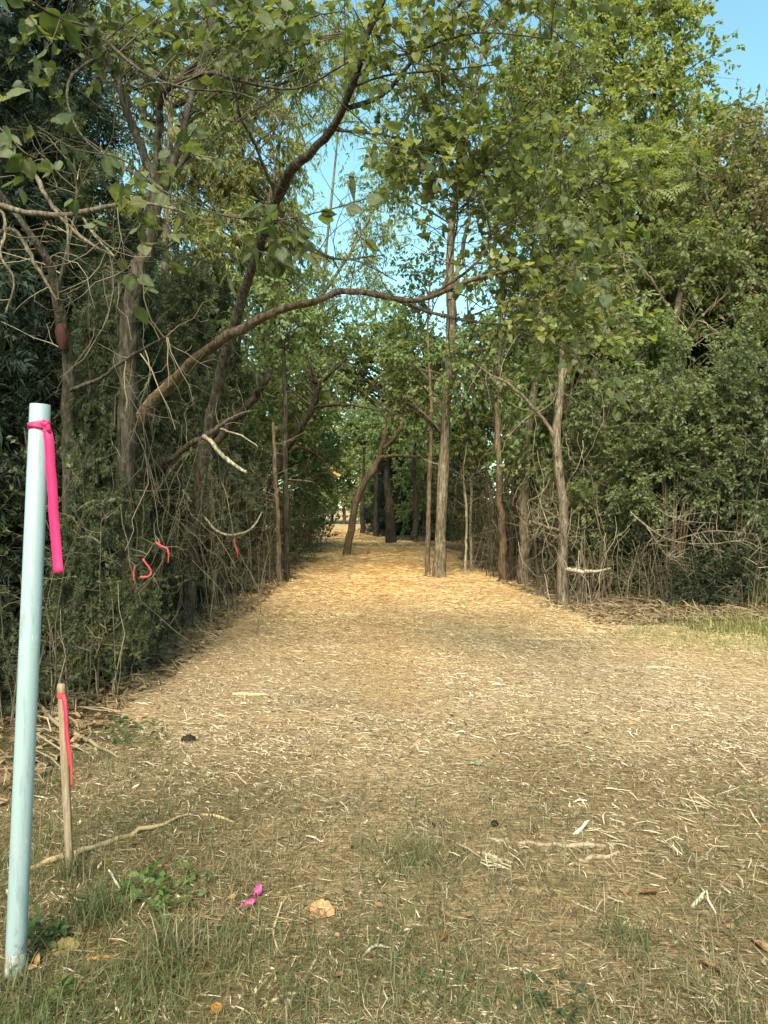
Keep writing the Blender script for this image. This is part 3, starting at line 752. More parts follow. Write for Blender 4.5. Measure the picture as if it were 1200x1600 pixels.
KD = ['upright twiggy shrub nearly bare of leaves', 'tall twiggy shrub with scattered leaves', 'low twiggy shrub with small green leaves', 'tall thin stemmed leafy shrub']
LP = ['beside the coral taped stems', 'left of the cedar scraps of tape', 'under the small green cedar', 'close behind the foot of the scarred tree', 'behind the shaded brown trunk', 'right of the coral taped stems', 'in front of the close pair of slim trunks', 'behind the small cedar with tape scraps', 'behind the close pair of slim trunks', 'just beyond the close pair of slim trunks', 'low at the trail edge beyond the slim pair', 'below the crooked dark limbs', 'at the far left bend of the trail', 'further along the far left bend', 'near the bright clearing at the trail end', 'low right of the pole', 'behind the top of the wooden stake', 'left of the pole at the frame edge', 'between the tape scraps and the trail', 'low at the edge of the cedar shade', 'beside the forked trunk', 'near the shaded brown trunk']
RP = ['right of the pale slim tree', 'under the tall olive bush', 'at the left end of the grass patch', 'behind the cut pale limb', 'left of the pale slim tree', 'between mossy and ringed trunks', 'just left of the mossy trunk', 'beside the bent thin sapling', 'behind the bent thin sapling', 'well behind the mossy trunk', 'behind the ringed peeling trunk', 'behind the pale slim tree', 'at the foot of the dusky bush', 'behind the tall olive bush', 'in the gap right of the straight trunk', 'behind the straight trunk', 'in the dark beyond the straight trunk', 'deep behind the ringed trunk', 'deep behind the olive bush', 'beside the thick dark trunk']
NEAR = [(20, 'the pale blue pole'), (110, 'the scarred slim tree'), (195, 'the forked trunk'), (265, 'the base of the long bough'), (300, 'the arching tree'), (331, 'the shaded brown trunk'), (368, 'the coral taped stems'), (400, 'the crooked dark limbs'),
        (440, 'the close pair of slim trunks'), (500, 'the far left bend of the trail'), (543, 'the leaning trail tree'), (611, 'the thick dark trunk'), (687, 'the thickest straight trunk'), (735, 'the bent thin sapling'), (786, 'the mossy trunk'), (821, 'the ringed peeling trunk'),
        (878, 'the pale slim tree'), (955, 'the tall olive bush'), (1049, 'the red barked trunk'), (1150, 'the dusky bush'), (1290, 'the bushes at the right frame edge')]
taken = {}
def where(prefix, p, order=('', ', farther back', ', farthest back', ', deepest in the shade', ', last of them')):
    lab = prefix + ' ' + min(NEAR, key=lambda n: abs(n[0] - p))[1]
    k = taken.get(lab, 0); taken[lab] = k + 1
    return lab + order[min(k, 4)]
def pole_set(spec, label, group):
    for p_, Y_, h_ in spec:
        b_ = gpt(p_, Y_); q = [(b_, .010)] + [(b_ + np.array([rng.normal() * .05 * k, rng.normal() * .05 * k, h_ * k / 3]), .010 - .0024 * k) for k in (1, 2, 3)]
        build_tree('seedling_tree', where(label, p_), 'sapling', [q], [], S_mid, 'bark_brown', group, sides=5, flare=False, bare=10, bareL=.35, bare_r=.004)
pole_set([(150, 6.3, 1.6), (185, 7.2, 2.0), (222, 7.7, 1.8), (262, 8.8, 2.3), (288, 9.6, 2.2), (300, 10.4, 2.6), (345, 11.4, 1.9), (358, 11.7, 1.7), (364, 12.0, 2.1), (392, 13.1, 2.6), (410, 13.8, 2.4)], 'thin straight upright sapling stem beside', 'thin upright saplings on the left edge')
pole_set([(760, 17.2, 2.6), (772, 16.8, 3.0), (808, 15.9, 2.8), (850, 14.6, 2.6), (862, 13.8, 2.2), (900, 12.7, 2.0), (922, 12.2, 1.8)], 'thin straight upright sapling stem beside', 'thin upright saplings on the right edge')
LT = 'thin bare stems and twigs along the left edge of the trail'
for k, p, Y, s in [(0, 352, 11.6, .85), (1, 240, 8.9, .8), (0, 215, 7.9, .7), (2, 160, 6.4, .7), (1, 330, 13.4, .8), (0, 395, 13.2, .7), (2, 420, 15.4, .9), (3, 300, 10.4, .75), (3, 420, 16.5, .9), (1, 450, 18.5, .9), (2, 470, 21, 1.1), (3, 480, 25, 1.2),
                   (2, 60, 5.6, .6), (0, 110, 6.0, .75), (1, 20, 5.4, .8), (0, 275, 9.8, .6), (2, 260, 8.4, .5), (3, 180, 7.4, .7), (2, 495, 31, 1.4), (2, 505, 38, 1.6), (3, 490, 44, 1.8), (1, 380, 15, .9)]:
    b = gpt(p, Y); place_shrub(k, b[0] - .12, Y, s, KD[k] + ' ' + LP.pop(0), LT)
RT = 'thin bare stems and twigs along the right edge of the trail'
for k, p, Y, s in [(0, 905, 12.2, .75), (0, 935, 11.9, .7), (0, 980, 11.7, .7), (1, 850, 14, .9), (0, 845, 13.4, .6), (1, 800, 16.6, .9), (0, 762, 17.6, .9), (1, 735, 18, .9), (2, 745, 19.5, 1), (3, 770, 19, 1), (3, 830, 17.5, 1), (2, 900, 13.4, 1), (0, 1030, 11.5, .55), (1, 960, 12.9, .9),
                   (3, 720, 24, 1.2), (2, 715, 27, 1.4), (3, 705, 32, 1.5), (2, 870, 16, 1.1), (3, 930, 16, 1.1), (2, 700, 36, 1.6)]:
    b = gpt(p, Y); place_shrub(k, b[0] + .05, Y, s, KD[k] + ' ' + RP.pop(0), RT)

def vine_tangle(label, p, Y, n, rx, ry, z0, z1, col=TWIGC):
    b = gpt(p, Y); g = Geo(); S = np.zeros((n, 9, 3))
    for i in range(n):
        a = rng.normal(size=3); q = np.array([a[0] * rx, a[1] * ry, rng.uniform(z0, z1)])
        v = np.array([rng.normal() * .25, rng.normal() * .2, -1.0]); L = rng.uniform(.5, 1.8); pts = [q]
        for k in range(8):
            v = nrm(v + rng.normal(size=3) * .26 - np.array([0, 0, .10])); q = q + v * L / 8; q[2] = max(q[2], .02); pts.append(q)
        S[i] = np.array(pts)
    S += b
    rr = rng.uniform(.003, .007, (n, 1)) * np.linspace(1, .5, 9)[None]
    tubes(g, S, rr, 4, pick(col, n))
    t1, r1 = ramify(S, rr, 4, .35, .003, .1, 1, .8, 0, .25); tubes(g, t1, r1, 3, pick(col, len(t1)))
    root = thing('dry_vine', label, 'vines', b); link('stems', g.mesh('stems', b), M['twig'], root)['kind'] = 'stuff'
vine_tangle('tangle of dry tan vines hanging round the pale slim tree', 885, 12.2, 34, .28, .2, .6, 3.9)
vine_tangle('tangle of dry tan vines between the pale slim tree and the ringed peeling trunk', 848, 14.2, 26, .35, .3, .8, 3.6)
vine_tangle('dry brown vine tangle sprawling at the foot of the tall olive bush', 950, 11.9, 24, .55, .25, .3, 1.6)
vine_tangle('shaggy brown vine tangle clinging round the forked trunk', 203, 6.75, 26, .17, .14, 1.6, 4.3, [(.10, .08, .055), (.145, .115, .08), (.07, .053, .036)])
vine_tangle('brown vine tangle hanging from the base of the long bough', 275, 7.9, 22, .3, .2, 1.6, 3.6, [(.10, .08, .055), (.145, .115, .08), (.07, .053, .036)])
vine_tangle('dry twiggy vine tangle at the foot of the broken dead branch on the left', 300, 9.2, 22, .35, .3, .5, 2.4, [(.2, .16, .1), (.27, .21, .13)])

def pole_tree(label, pts, st=None, blobs=None, bark='bark_pale', name='sapling', bare=6):
    return build_tree(name, label, 'sapling', [px(pts)], blobs or [], st or S_mid, bark, sides=6, flare=False, bare=bare, bareL=.5, bare_r=.006)
pole_tree('thin pale sapling stem right of the thickest straight trunk, bent at its top', [(737, 890, 18, 5), (735, 820, 18, 4), (736, 755, 18, 4), (725, 752, 18, 2)])
pole_tree('thin pale sapling with a fork, between the straight trunk and the mossy trunk', [(727, 895, 17.4, 4), (729, 800, 17.4, 4), (724, 740, 17.4, 3), (730, 690, 17.4, 2)])
pole_tree('dark slim stem leaning between the mossy trunk and the ringed trunk', [(800, 908, 16, 8), (800, 800, 16, 7), (806, 700, 16, 5), (812, 620, 16, 4)], bark='bark_dark')
pole_tree('slim grey stem right behind the ringed peeling trunk', [(838, 905, 16, 6), (836, 800, 16, 5), (842, 700, 16, 4)], bark='bark_grey')
pole_tree('pale slim trunk at the left edge of the trail, foremost of a close pair', [(438, 920, 14.6, 10), (434, 800, 14.6, 8), (430, 740, 14.6, 7), (427, 660, 14.6, 4)], bark='bark_brown')
pole_tree('taller dark slim trunk behind the pale one at the left edge of the trail', [(449, 912, 15.2, 10), (446, 760, 15.2, 9), (446, 640, 15.2, 8), (443, 540, 15.2, 6), (440, 420, 15.2, 4)], S_mid, [(P(440, 480, 15.4), (.9, .9, 1.0), 14)], bark='bark_dark')
pole_tree('shaded brown trunk standing in the undergrowth behind the clump of thin stems', [(331, 945, 11.9, 15), (331, 850, 11.9, 14), (327, 740, 11.9, 12), (325, 640, 12, 10)], bark='bark_brown')

build_tree('leaning_trail_tree', 'bent tree leaning right in the middle of the far trail, reddish at its foot', 'tree',
    [px([(543, 868, 24.3, 12), (551, 810, 24.3, 11), (559, 772, 24.3, 11), (578, 742, 24.3, 10), (594, 712, 24.3, 9), (600, 685, 24.2, 8), (610, 650, 24.2, 6), (618, 600, 24.2, 4), (616, 540, 24.2, 4)]),
     px([(601, 700, 24.2, 8), (620, 680, 24, 7), (632, 655, 24, 6), (640, 640, 24, 4), (650, 590, 24, 3)]),
     px([(597, 714, 24.2, 6), (625, 712, 23.8, 5), (655, 714, 23.5, 4), (690, 712, 23, 2)])],
    [(P(600, 540, 24.6), (1.7, 1.3, 1.3), 46), (P(665, 600, 24.6), (1.0, 1.2, 1.0), 26), (P(535, 570, 25), (1.1, 1, .9), 24)], style('diamond', .15, 8, 14, .8, .25, MIDG, limbr=.05), 'bark_brown')
build_tree('slender_tree', 'thin distant tree with loose light leaves across the gap of blue sky', 'tree',
    [straight(-2.9, 29, 17.5, .11, (1.2, 0)), px([(490, 480, 29, 6), (545, 400, 29, 5), (600, 300, 29.2, 3)]), px([(500, 420, 29, 6), (470, 350, 29, 5), (455, 260, 29, 3)])],
    [(P(525, 130, 29), (2.0, 1.4, 2.2), 52), (P(600, 320, 29.5), (1.1, 1.2, 2.4), 34), (P(462, 330, 29), (1.0, 1.0, 2.2), 30), (P(540, 440, 29), (1.6, 1.2, 1.0), 26)], style('lance', .20, 7, 13, 1.0, .5, YELLOW + MIDG, limbr=.025), 'bark_grey')
build_tree('crooked_tree', 'crooked dark limbed tree reaching out of the left woods over the far trail', 'tree',
    [px([(395, 880, 18.5, 16), (410, 800, 18.4, 14), (440, 715, 18.2, 12), (468, 670, 18, 11), (488, 638, 17.9, 9), (497, 606, 17.8, 8), (518, 582, 17.7, 6), (545, 557, 17.6, 3)]),
     px([(489, 637, 17.9, 6), (520, 633, 17.6, 5), (555, 634, 17.3, 4), (598, 642, 17, 3)]), px([(497, 606, 17.8, 6), (488, 580, 17.7, 5), (478, 550, 17.7, 3)]),
     px([(445, 712, 18.2, 6), (470, 700, 17.9, 5), (500, 715, 17.6, 4), (520, 745, 17.4, 3)])],
    [(P(500, 590, 18.4), (.9, .8, .8), 9), (P(450, 600, 18.6), (.9, .8, 1.0), 16)], S_mid, 'bark_dark', bare=30, bareL=.9, bare_col=DARKTW)
build_tree('understory_tree', 'light green leafy tree leaning over the trail just behind the thickest straight trunk', 'tree',
    [straight(3.1, 20.5, 7.5, .07, (-1.0, 0)), [(np.array([2.6, 20.5, 3.6]), .04), (np.array([1.7, 20.3, 4.8]), .03), (np.array([.7, 20, 5.6]), .012)]],
    [(P(655, 540, 20.5), (1.0, .7, .9), 22), (P(745, 560, 20.5), (1.1, .9, 1.2), 32), (P(745, 690, 21), (.9, .8, .9), 18)], style('diamond', .13, 8, 15, .7, .25, MIDG + YELLOW, limbr=.04), 'bark_grey')
build_tree('understory_tree', 'light green leafy tree leaning over the trail from the left beyond the crooked tree', 'tree',
    [straight(-3.4, 22, 7.5, .07, (.8, 0))],
    [(P(495, 530, 22), (1.0, .8, .9), 24), (P(445, 620, 22), (1.0, .9, 1.3), 30)], style('diamond', .13, 8, 15, .7, .25, MIDG + YELLOW, limbr=.04), 'bark_grey')
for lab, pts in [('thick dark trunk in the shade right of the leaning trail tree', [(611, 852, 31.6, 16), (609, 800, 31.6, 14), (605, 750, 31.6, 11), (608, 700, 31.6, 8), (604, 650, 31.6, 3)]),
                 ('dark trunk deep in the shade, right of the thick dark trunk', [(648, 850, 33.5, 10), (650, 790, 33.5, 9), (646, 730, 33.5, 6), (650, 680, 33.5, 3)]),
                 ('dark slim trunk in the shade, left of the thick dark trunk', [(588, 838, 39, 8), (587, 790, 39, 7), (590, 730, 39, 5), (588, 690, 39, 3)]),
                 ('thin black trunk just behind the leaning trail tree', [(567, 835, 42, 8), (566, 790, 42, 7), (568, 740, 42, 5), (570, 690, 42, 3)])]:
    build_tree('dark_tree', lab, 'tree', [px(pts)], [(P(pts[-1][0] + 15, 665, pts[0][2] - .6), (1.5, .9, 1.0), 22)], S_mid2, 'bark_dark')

# ---- trees left of the trail
def cedar_proto(h, r, n, st, bark='bark_cedar'):
    bl = []
    for i in range(8):
        t = .03 + .97 * i / 7.6; rr = r * (1 - .82 * t) * (1.0 if i else .8)
        bl.append((np.array([0, 0, h * t + .25]), (rr, rr, h * .09), max(4, int(n * rr / r / 4))))
    return build_tree('cedar_tree', 'x', 'tree', [straight(0, 0, h, .05 + h * .012)], bl, st, bark)
CED = {'d': cedar_proto(7.0, 1.5, 250, S_ced), 'g': cedar_proto(5.0, 1.25, 230, S_cedb)}
cused = set()
def cedar(k, x, y, s, sz, label):
    loc = (x, y, ghf(x, y) - .03); rz = rng.uniform(0, 6.28)
    if k in cused:
        return copy_tree(CED[k], loc, rz, (s, sz), label)
    cused.add(k); o = CED[k]; o.location = loc; o.rotation_euler = (0, 0, rz); o.scale = (s, s, sz); o['label'] = label
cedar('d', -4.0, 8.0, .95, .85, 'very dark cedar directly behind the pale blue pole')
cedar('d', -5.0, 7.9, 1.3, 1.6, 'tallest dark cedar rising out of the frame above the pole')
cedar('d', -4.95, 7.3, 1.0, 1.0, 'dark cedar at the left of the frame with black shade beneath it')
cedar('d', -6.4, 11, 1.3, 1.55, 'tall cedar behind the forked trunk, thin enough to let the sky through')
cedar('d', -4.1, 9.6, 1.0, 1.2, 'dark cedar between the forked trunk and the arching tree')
cedar('g', -3.75, 8.5, .95, 1.15, 'dense green cedar behind the hooked pale dead branch')
cedar('g', -3.75, 11.2, 1.0, 1.1, 'feathery cedar behind the shaded brown trunk')
cedar('g', -3.55, 13.8, 1.0, 1.15, 'narrow cedar behind the close pair of slim trunks')
cedar('g', -4.0, 17.4, 1.3, 1.35, 'broad cedar deep in the left woods beyond the close pair of slim trunks')
cedar('g', -2.62, 6.95, .40, .66, 'small feathery cedar hung with scraps of coral tape')
cedar('g', -3.05, 8.2, .44, .78, 'small green cedar behind the cedar hung with tape')
cedar('g', -3.3, 9.6, .46, .74, 'small cedar below the pale peeled end of the broken branch')
cedar('g', -3.1, 5.4, .36, .46, 'little cedar low in the shade right behind the wooden stake')
cedar('g', -3.2, 12.3, .46, .74, 'young cedar beside the clump of thin stems at the trail edge')
build_tree('airy_tree', 'airy olive leaved tree filling the sky above the forked trunk', 'tree',
    [straight(-4.6, 15.5, 12.5, .15, (.4, 0))],
    [(P(500, 60, 16), (1.1, 1.0, 1.0), 20), (P(255, 130, 15.5), (1.6, 1.2, 2.0), 44), (P(160, 60, 16), (1.5, 1.2, 1.5), 26), (P(400, 50, 16), (1.4, 1.2, 1.1), 24), (P(290, 350, 15.5), (1.3, 1.1, 1.3), 26)], style('lance', .16, 8, 15, .8, .5, OLIVE + YELLOW, limbr=.05), 'bark_grey')
build_tree('yellowing_tree', 'tall tree with airy yellowing leaves beside the gap of blue sky', 'tree',
    [straight(-4.4, 21, 12.5, .17, (.6, 0)), px([(380, 480, 20.5, 9), (415, 350, 20.2, 7), (440, 210, 20, 4)])],
    [(P(390, 250, 20.5), (1.4, 1.6, 2.6), 64), (P(325, 330, 20), (1.5, 1.4, 2.4), 60), (P(425, 390, 20.5), (.7, 1, 1.3), 26), (P(335, 130, 21), (1.6, 1.6, 1.8), 36)], style('lance', .18, 8, 16, .8, .6, YELLOW + BROWNG, limbr=.05), 'bark_grey')
build_tree('leafy_tree', 'leafy green tree low over the left edge of the far trail', 'tree',
    [straight(-4.6, 27, 10.5, .17, (.6, 0))], [(P(440, 560, 27), (1.7, 1.6, 2.0), 60), (P(475, 690, 27.5), (1.1, 1.3, 1.7), 44), (P(425, 440, 27), (1.4, 1.4, 1.5), 40), (P(460, 800, 28), (.9, 1, 1.1), 26)], style('diamond', .16, 8, 15, .8, .25, MIDG, limbr=.05), 'bark_grey')

S_red = style('heart', .075, 5, 5, .45, .25, REDBUD, limbr=.012, twr=.0028, up=.7)
S_red2 = style('heart', .056, 6, 6, .42, .2, REDBUD + YELLOW, limbr=.010, twr=.0025, up=1.2)
# heart-shaped leaves big enough to be picked out one by one
HEARTS = []
for i in range(8):
    nu, nv = 8, 7; u = np.linspace(0, 1, nu); w = np.linspace(-1, 1, nv)
    hw = np.interp(u, [0, .08, .25, .45, .7, .9, 1], [.20, .40, .52, .47, .28, .09, .0]) * rng.uniform(.85, 1.08)
    cx, fold, cup, ph = rng.normal() * .22, rng.uniform(.05, .5), rng.uniform(-.25, .35), rng.uniform(0, 6)
    g = Geo(); pts = []
    for a_ in range(nu):
        for b_ in range(nv):
            y = hw[a_] * w[b_]; back = .16 * max(0, 1 - u[a_] * 4) * abs(w[b_])
            pts.append([u[a_] * 1.05 - back, y + cx * u[a_] ** 2 * .4, fold * abs(y) - cup * u[a_] ** 2 - .5 * y * y + .03 * math.sin(7 * u[a_] + ph + 4 * w[b_])])
    q = (np.arange(nu - 1)[:, None] * nv + np.arange(nv - 1)[None]).ravel()
    cc = pick(REDBUD, 1) * np.where(np.abs(np.tile(w, nu)) < .05, 1.3, 1)[:, None] * (1 + rng.normal(size=(nu * nv, 1)) * .07)
    if i == 7: cc = cc * .65 + np.array([.22, .18, .06]) * .35
    g.add(np.array(pts), np.stack([q, q + 1, q + nv + 1, q + nv], -1), cc)
    tubes(g, np.array([[[-.55, 0, .14], [-.2, 0, .05], [.05, 0, 0]]]), np.full((1, 3), .012), 3, np.array([[.16, .11, .05]]))
    HEARTS.append(g.mesh('heart_leaf', smooth=True)); HEARTS[-1].materials.append(M['leaf'])
from mathutils import Matrix
def leaf_objects(root, paths, k, size, t0=.1):
    p, d = on_paths(paths, k, t0); d[:, 2] -= .45; d = nrm(d)
    base = np.array(root.location)
    for i in range(len(p)):
        n = rng.normal(size=3) * .55 + np.array([0, -.35, .8]); n -= d[i] * n.dot(d[i]); n /= np.linalg.norm(n); s = np.cross(n, d[i])
        o = bpy.data.objects.new('leaf', HEARTS[rng.integers(0, 8)]); COL.objects.link(o); o.parent = root
        m = Matrix(((d[i][0], s[0], n[0]), (d[i][1], s[1], n[1]), (d[i][2], s[2], n[2]))).to_4x4() @ Matrix.Scale(size * rng.uniform(.65, 1.2), 4)
        off = d[i] * .03
        m.translation = Vector(p[i] - base + off)
        o.matrix_local = m

def twigs_to(root, paths, radii, mat='twig', name='twigs', col=DARKTW):
    g = Geo()
    for pth, rd in zip(paths, radii):
        tubes(g, pth, rd, 4, pick(col, len(pth)))
    link(name, g.mesh(name, root.location), M[mat], root)['kind'] = 'stuff'

# forked shaggy tree nearest on the left, its sprays of heart-shaped leaves hanging before the camera
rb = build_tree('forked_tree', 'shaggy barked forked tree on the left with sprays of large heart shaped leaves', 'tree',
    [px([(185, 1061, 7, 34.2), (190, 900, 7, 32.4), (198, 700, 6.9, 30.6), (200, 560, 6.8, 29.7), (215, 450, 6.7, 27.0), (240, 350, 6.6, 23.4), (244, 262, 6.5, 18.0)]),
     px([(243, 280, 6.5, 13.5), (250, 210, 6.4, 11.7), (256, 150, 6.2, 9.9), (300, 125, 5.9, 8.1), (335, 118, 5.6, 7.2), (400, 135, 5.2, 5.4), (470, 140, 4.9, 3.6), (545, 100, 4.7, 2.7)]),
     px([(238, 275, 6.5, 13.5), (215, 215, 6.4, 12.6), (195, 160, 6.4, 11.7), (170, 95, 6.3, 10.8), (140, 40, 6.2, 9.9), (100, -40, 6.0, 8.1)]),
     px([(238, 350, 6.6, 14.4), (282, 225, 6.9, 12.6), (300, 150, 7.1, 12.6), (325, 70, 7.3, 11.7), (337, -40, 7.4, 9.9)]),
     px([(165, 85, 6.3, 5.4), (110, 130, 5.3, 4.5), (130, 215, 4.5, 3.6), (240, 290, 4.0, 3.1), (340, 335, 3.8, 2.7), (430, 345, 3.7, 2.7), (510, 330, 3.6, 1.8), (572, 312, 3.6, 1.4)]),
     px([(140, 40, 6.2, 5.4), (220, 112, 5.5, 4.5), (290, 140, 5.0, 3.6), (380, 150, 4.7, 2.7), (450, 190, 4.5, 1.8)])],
    [(P(330, 60, 6.3), (.8, .6, .5), 12), (P(120, 20, 5.8), (.7, .6, .5), 8), (P(450, 60, 5.4), (.6, .5, .4), 9)], S_red, 'bark_shaded', bare=70, bareL=.55, bare_col=DARKTW, bare_r=.007)
sp = np.stack([curve([P(*a) for a in l], 16) for l in (
    [(130, 215, 4.5), (240, 290, 4.0), (340, 335, 3.8), (430, 345, 3.7)], [(340, 335, 3.8), (430, 345, 3.7), (510, 330, 3.6), (572, 312, 3.6)],
    [(60, 200, 3.9), (120, 235, 3.9), (190, 250, 3.9), (240, 290, 4.0)], [(240, 290, 4.0), (220, 340, 3.9), (190, 400, 3.9), (230, 450, 3.9)],
    [(-60, 150, 3.2), (0, 200, 3.2), (40, 240, 3.2), (60, 250, 3.25)], [(-40, -40, 2.9), (40, 0, 2.9), (90, 30, 3.0), (140, 45, 3.0)],
    [(256, 150, 5.4), (270, 200, 4.9), (300, 240, 4.6), (340, 250, 4.5)], [(340, 335, 3.8), (380, 380, 3.8), (420, 400, 3.8), (440, 410, 3.8)])])
rr = np.full((8, 16), .004)
s2, r2 = ramify(sp, rr, 7, .22, .002, .1, 1, .8, -.05, .1)
twigs_to(rb, [sp, s2], [rr, r2])
leaf_objects(rb, s2, 2, .080, .5); leaf_objects(rb, sp, 8, .082)

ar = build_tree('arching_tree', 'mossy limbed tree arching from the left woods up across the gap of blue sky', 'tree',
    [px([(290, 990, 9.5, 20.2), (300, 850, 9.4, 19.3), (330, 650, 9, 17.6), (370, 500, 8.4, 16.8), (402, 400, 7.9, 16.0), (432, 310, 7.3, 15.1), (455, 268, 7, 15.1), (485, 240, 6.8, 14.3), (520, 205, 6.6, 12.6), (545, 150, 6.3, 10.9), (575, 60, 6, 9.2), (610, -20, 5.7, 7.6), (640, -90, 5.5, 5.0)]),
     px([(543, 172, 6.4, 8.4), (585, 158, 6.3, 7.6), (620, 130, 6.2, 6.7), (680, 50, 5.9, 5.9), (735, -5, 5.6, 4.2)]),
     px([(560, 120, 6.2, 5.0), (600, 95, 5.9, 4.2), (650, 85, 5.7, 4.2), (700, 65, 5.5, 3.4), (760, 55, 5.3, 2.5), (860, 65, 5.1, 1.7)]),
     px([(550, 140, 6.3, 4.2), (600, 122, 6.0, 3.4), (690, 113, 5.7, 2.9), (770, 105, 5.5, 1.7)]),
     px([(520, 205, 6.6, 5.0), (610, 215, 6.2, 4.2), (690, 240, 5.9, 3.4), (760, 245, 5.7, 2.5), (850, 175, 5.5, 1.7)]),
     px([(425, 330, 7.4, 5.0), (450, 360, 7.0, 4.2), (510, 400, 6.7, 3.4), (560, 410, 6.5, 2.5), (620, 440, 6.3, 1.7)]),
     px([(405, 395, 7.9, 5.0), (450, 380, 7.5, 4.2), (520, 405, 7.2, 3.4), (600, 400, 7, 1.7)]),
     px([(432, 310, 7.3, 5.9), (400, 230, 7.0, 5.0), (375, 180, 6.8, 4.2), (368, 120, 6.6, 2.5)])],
    [(P(640, 30, 5.8), (.7, .5, .35), 9), (P(780, 30, 5.4), (.6, .5, .25), 8), (P(700, 105, 5.7), (.6, .4, .2), 5), (P(500, 40, 5.8), (.6, .5, .35), 8), (P(850, 20, 5.2), (.5, .4, .15), 5), (P(660, 245, 6), (.45, .4, .2), 7)], S_red2, 'bark_shaded', bare=130, bareL=.55, bare_col=DARKTW, bare_r=.006)
bo = build_tree('bough_tree', 'leaning tree whose long bough reaches right across the trail with drooping leaves', 'tree',
    [px([(170, 1000, 8.8, 22.4), (180, 850, 8.7, 22.4), (200, 680, 8.4, 21.5), (270, 598, 8, 16.3), (335, 540, 7.7, 14.6), (385, 512, 7.4, 13.8), (445, 482, 7.2, 12.0), (500, 470, 7, 11.2), (530, 456, 6.9, 10.3), (560, 457, 6.8, 7.7), (620, 467, 6.5, 8.6), (660, 470, 6.3, 7.7), (720, 445, 6.0, 6.9), (790, 425, 5.8, 5.2), (880, 412, 5.6, 2.6)]),
     px([(540, 456, 6.8, 9.5), (600, 462, 6.7, 7.7), (660, 485, 6.5, 6.0), (720, 500, 6.3, 5.2), (800, 512, 6.1, 3.4), (870, 540, 5.9, 2.6), (935, 592, 5.7, 1.7)]),
     px([(660, 470, 6.3, 5.2), (735, 420, 6.0, 4.3), (765, 370, 5.9, 3.4), (745, 300, 5.8, 2.6), (735, 250, 5.8, 1.7)]),
     px([(765, 370, 5.9, 3.4), (820, 330, 5.8, 2.6), (880, 300, 5.6, 1.7), (930, 280, 5.5, 1.3)]),
     px([(690, 458, 6.2, 3.4), (705, 400, 6.2, 2.6), (715, 330, 6.2, 2.6), (705, 270, 6.2, 1.7)]),
     px([(720, 500, 6.3, 3.4), (790, 475, 6.1, 2.6), (850, 470, 5.9, 1.7)])],
    [(P(770, 330, 5.9), (.75, .6, .5), 20), (P(880, 330, 5.7), (.5, .5, .45), 14), (P(850, 450, 5.8), (.55, .5, .35), 13), (P(720, 290, 6.1), (.4, .4, .4), 8), (P(880, 530, 5.8), (.35, .4, .25), 11), (P(770, 230, 5.9), (.5, .5, .3), 14)], S_red2, 'bark_brown', bare=110, bareL=.6, bare_col=DARKTW, bare_r=.006)
sp = np.stack([curve([P(*a) for a in l], 12) for l in ([(880, 540, 5.8), (915, 570, 5.2), (940, 590, 4.9), (985, 630, 4.7)], [(790, 425, 5.8), (850, 415, 5.3), (900, 420, 5.0), (950, 435, 4.8)], [(850, 330, 5.7), (890, 340, 5.2), (920, 370, 5), (940, 400, 5)], [(600, 215, 6.2), (600, 225, 5.0), (640, 235, 4.4), (690, 215, 4.2)])])
rr = np.full((4, 12), .003); s2, r2 = ramify(sp, rr, 6, .2, .002, .1, 1, .8, -.1, .1)
twigs_to(bo, [sp, s2], [rr, r2]); leaf_objects(bo, s2, 2, .08, .5); leaf_objects(bo, sp, 5, .08)

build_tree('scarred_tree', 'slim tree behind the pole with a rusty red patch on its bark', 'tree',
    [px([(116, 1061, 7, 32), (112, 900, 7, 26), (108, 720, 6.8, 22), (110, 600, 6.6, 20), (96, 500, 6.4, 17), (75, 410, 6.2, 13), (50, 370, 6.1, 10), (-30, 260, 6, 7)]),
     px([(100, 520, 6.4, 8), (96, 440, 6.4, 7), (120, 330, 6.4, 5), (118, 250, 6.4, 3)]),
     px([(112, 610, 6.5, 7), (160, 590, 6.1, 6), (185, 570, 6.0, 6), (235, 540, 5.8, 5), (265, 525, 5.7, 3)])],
    [], S_mid, 'bark_shaded', bare=30, bareL=.55, bare_r=.006)
sc_ = bpy.data.objects['scarred_tree']
g = Geo(); pa = curve([P(95, 507, 6.4), P(97, 525, 6.4), P(100, 546, 6.42)], 8); tubes(g, pa + np.array([.004, -.006, 0]), np.array([.026, .037, .0435, .0455, .046, .0445, .038, .028]), 9, np.array([.055, .021, .016]), (.1, 1, 0), rough=.12)
tag(link('rusty_patch', g.mesh('rusty_patch', sc_.location, True), M['twig'], sc_), 'rusty red scar')
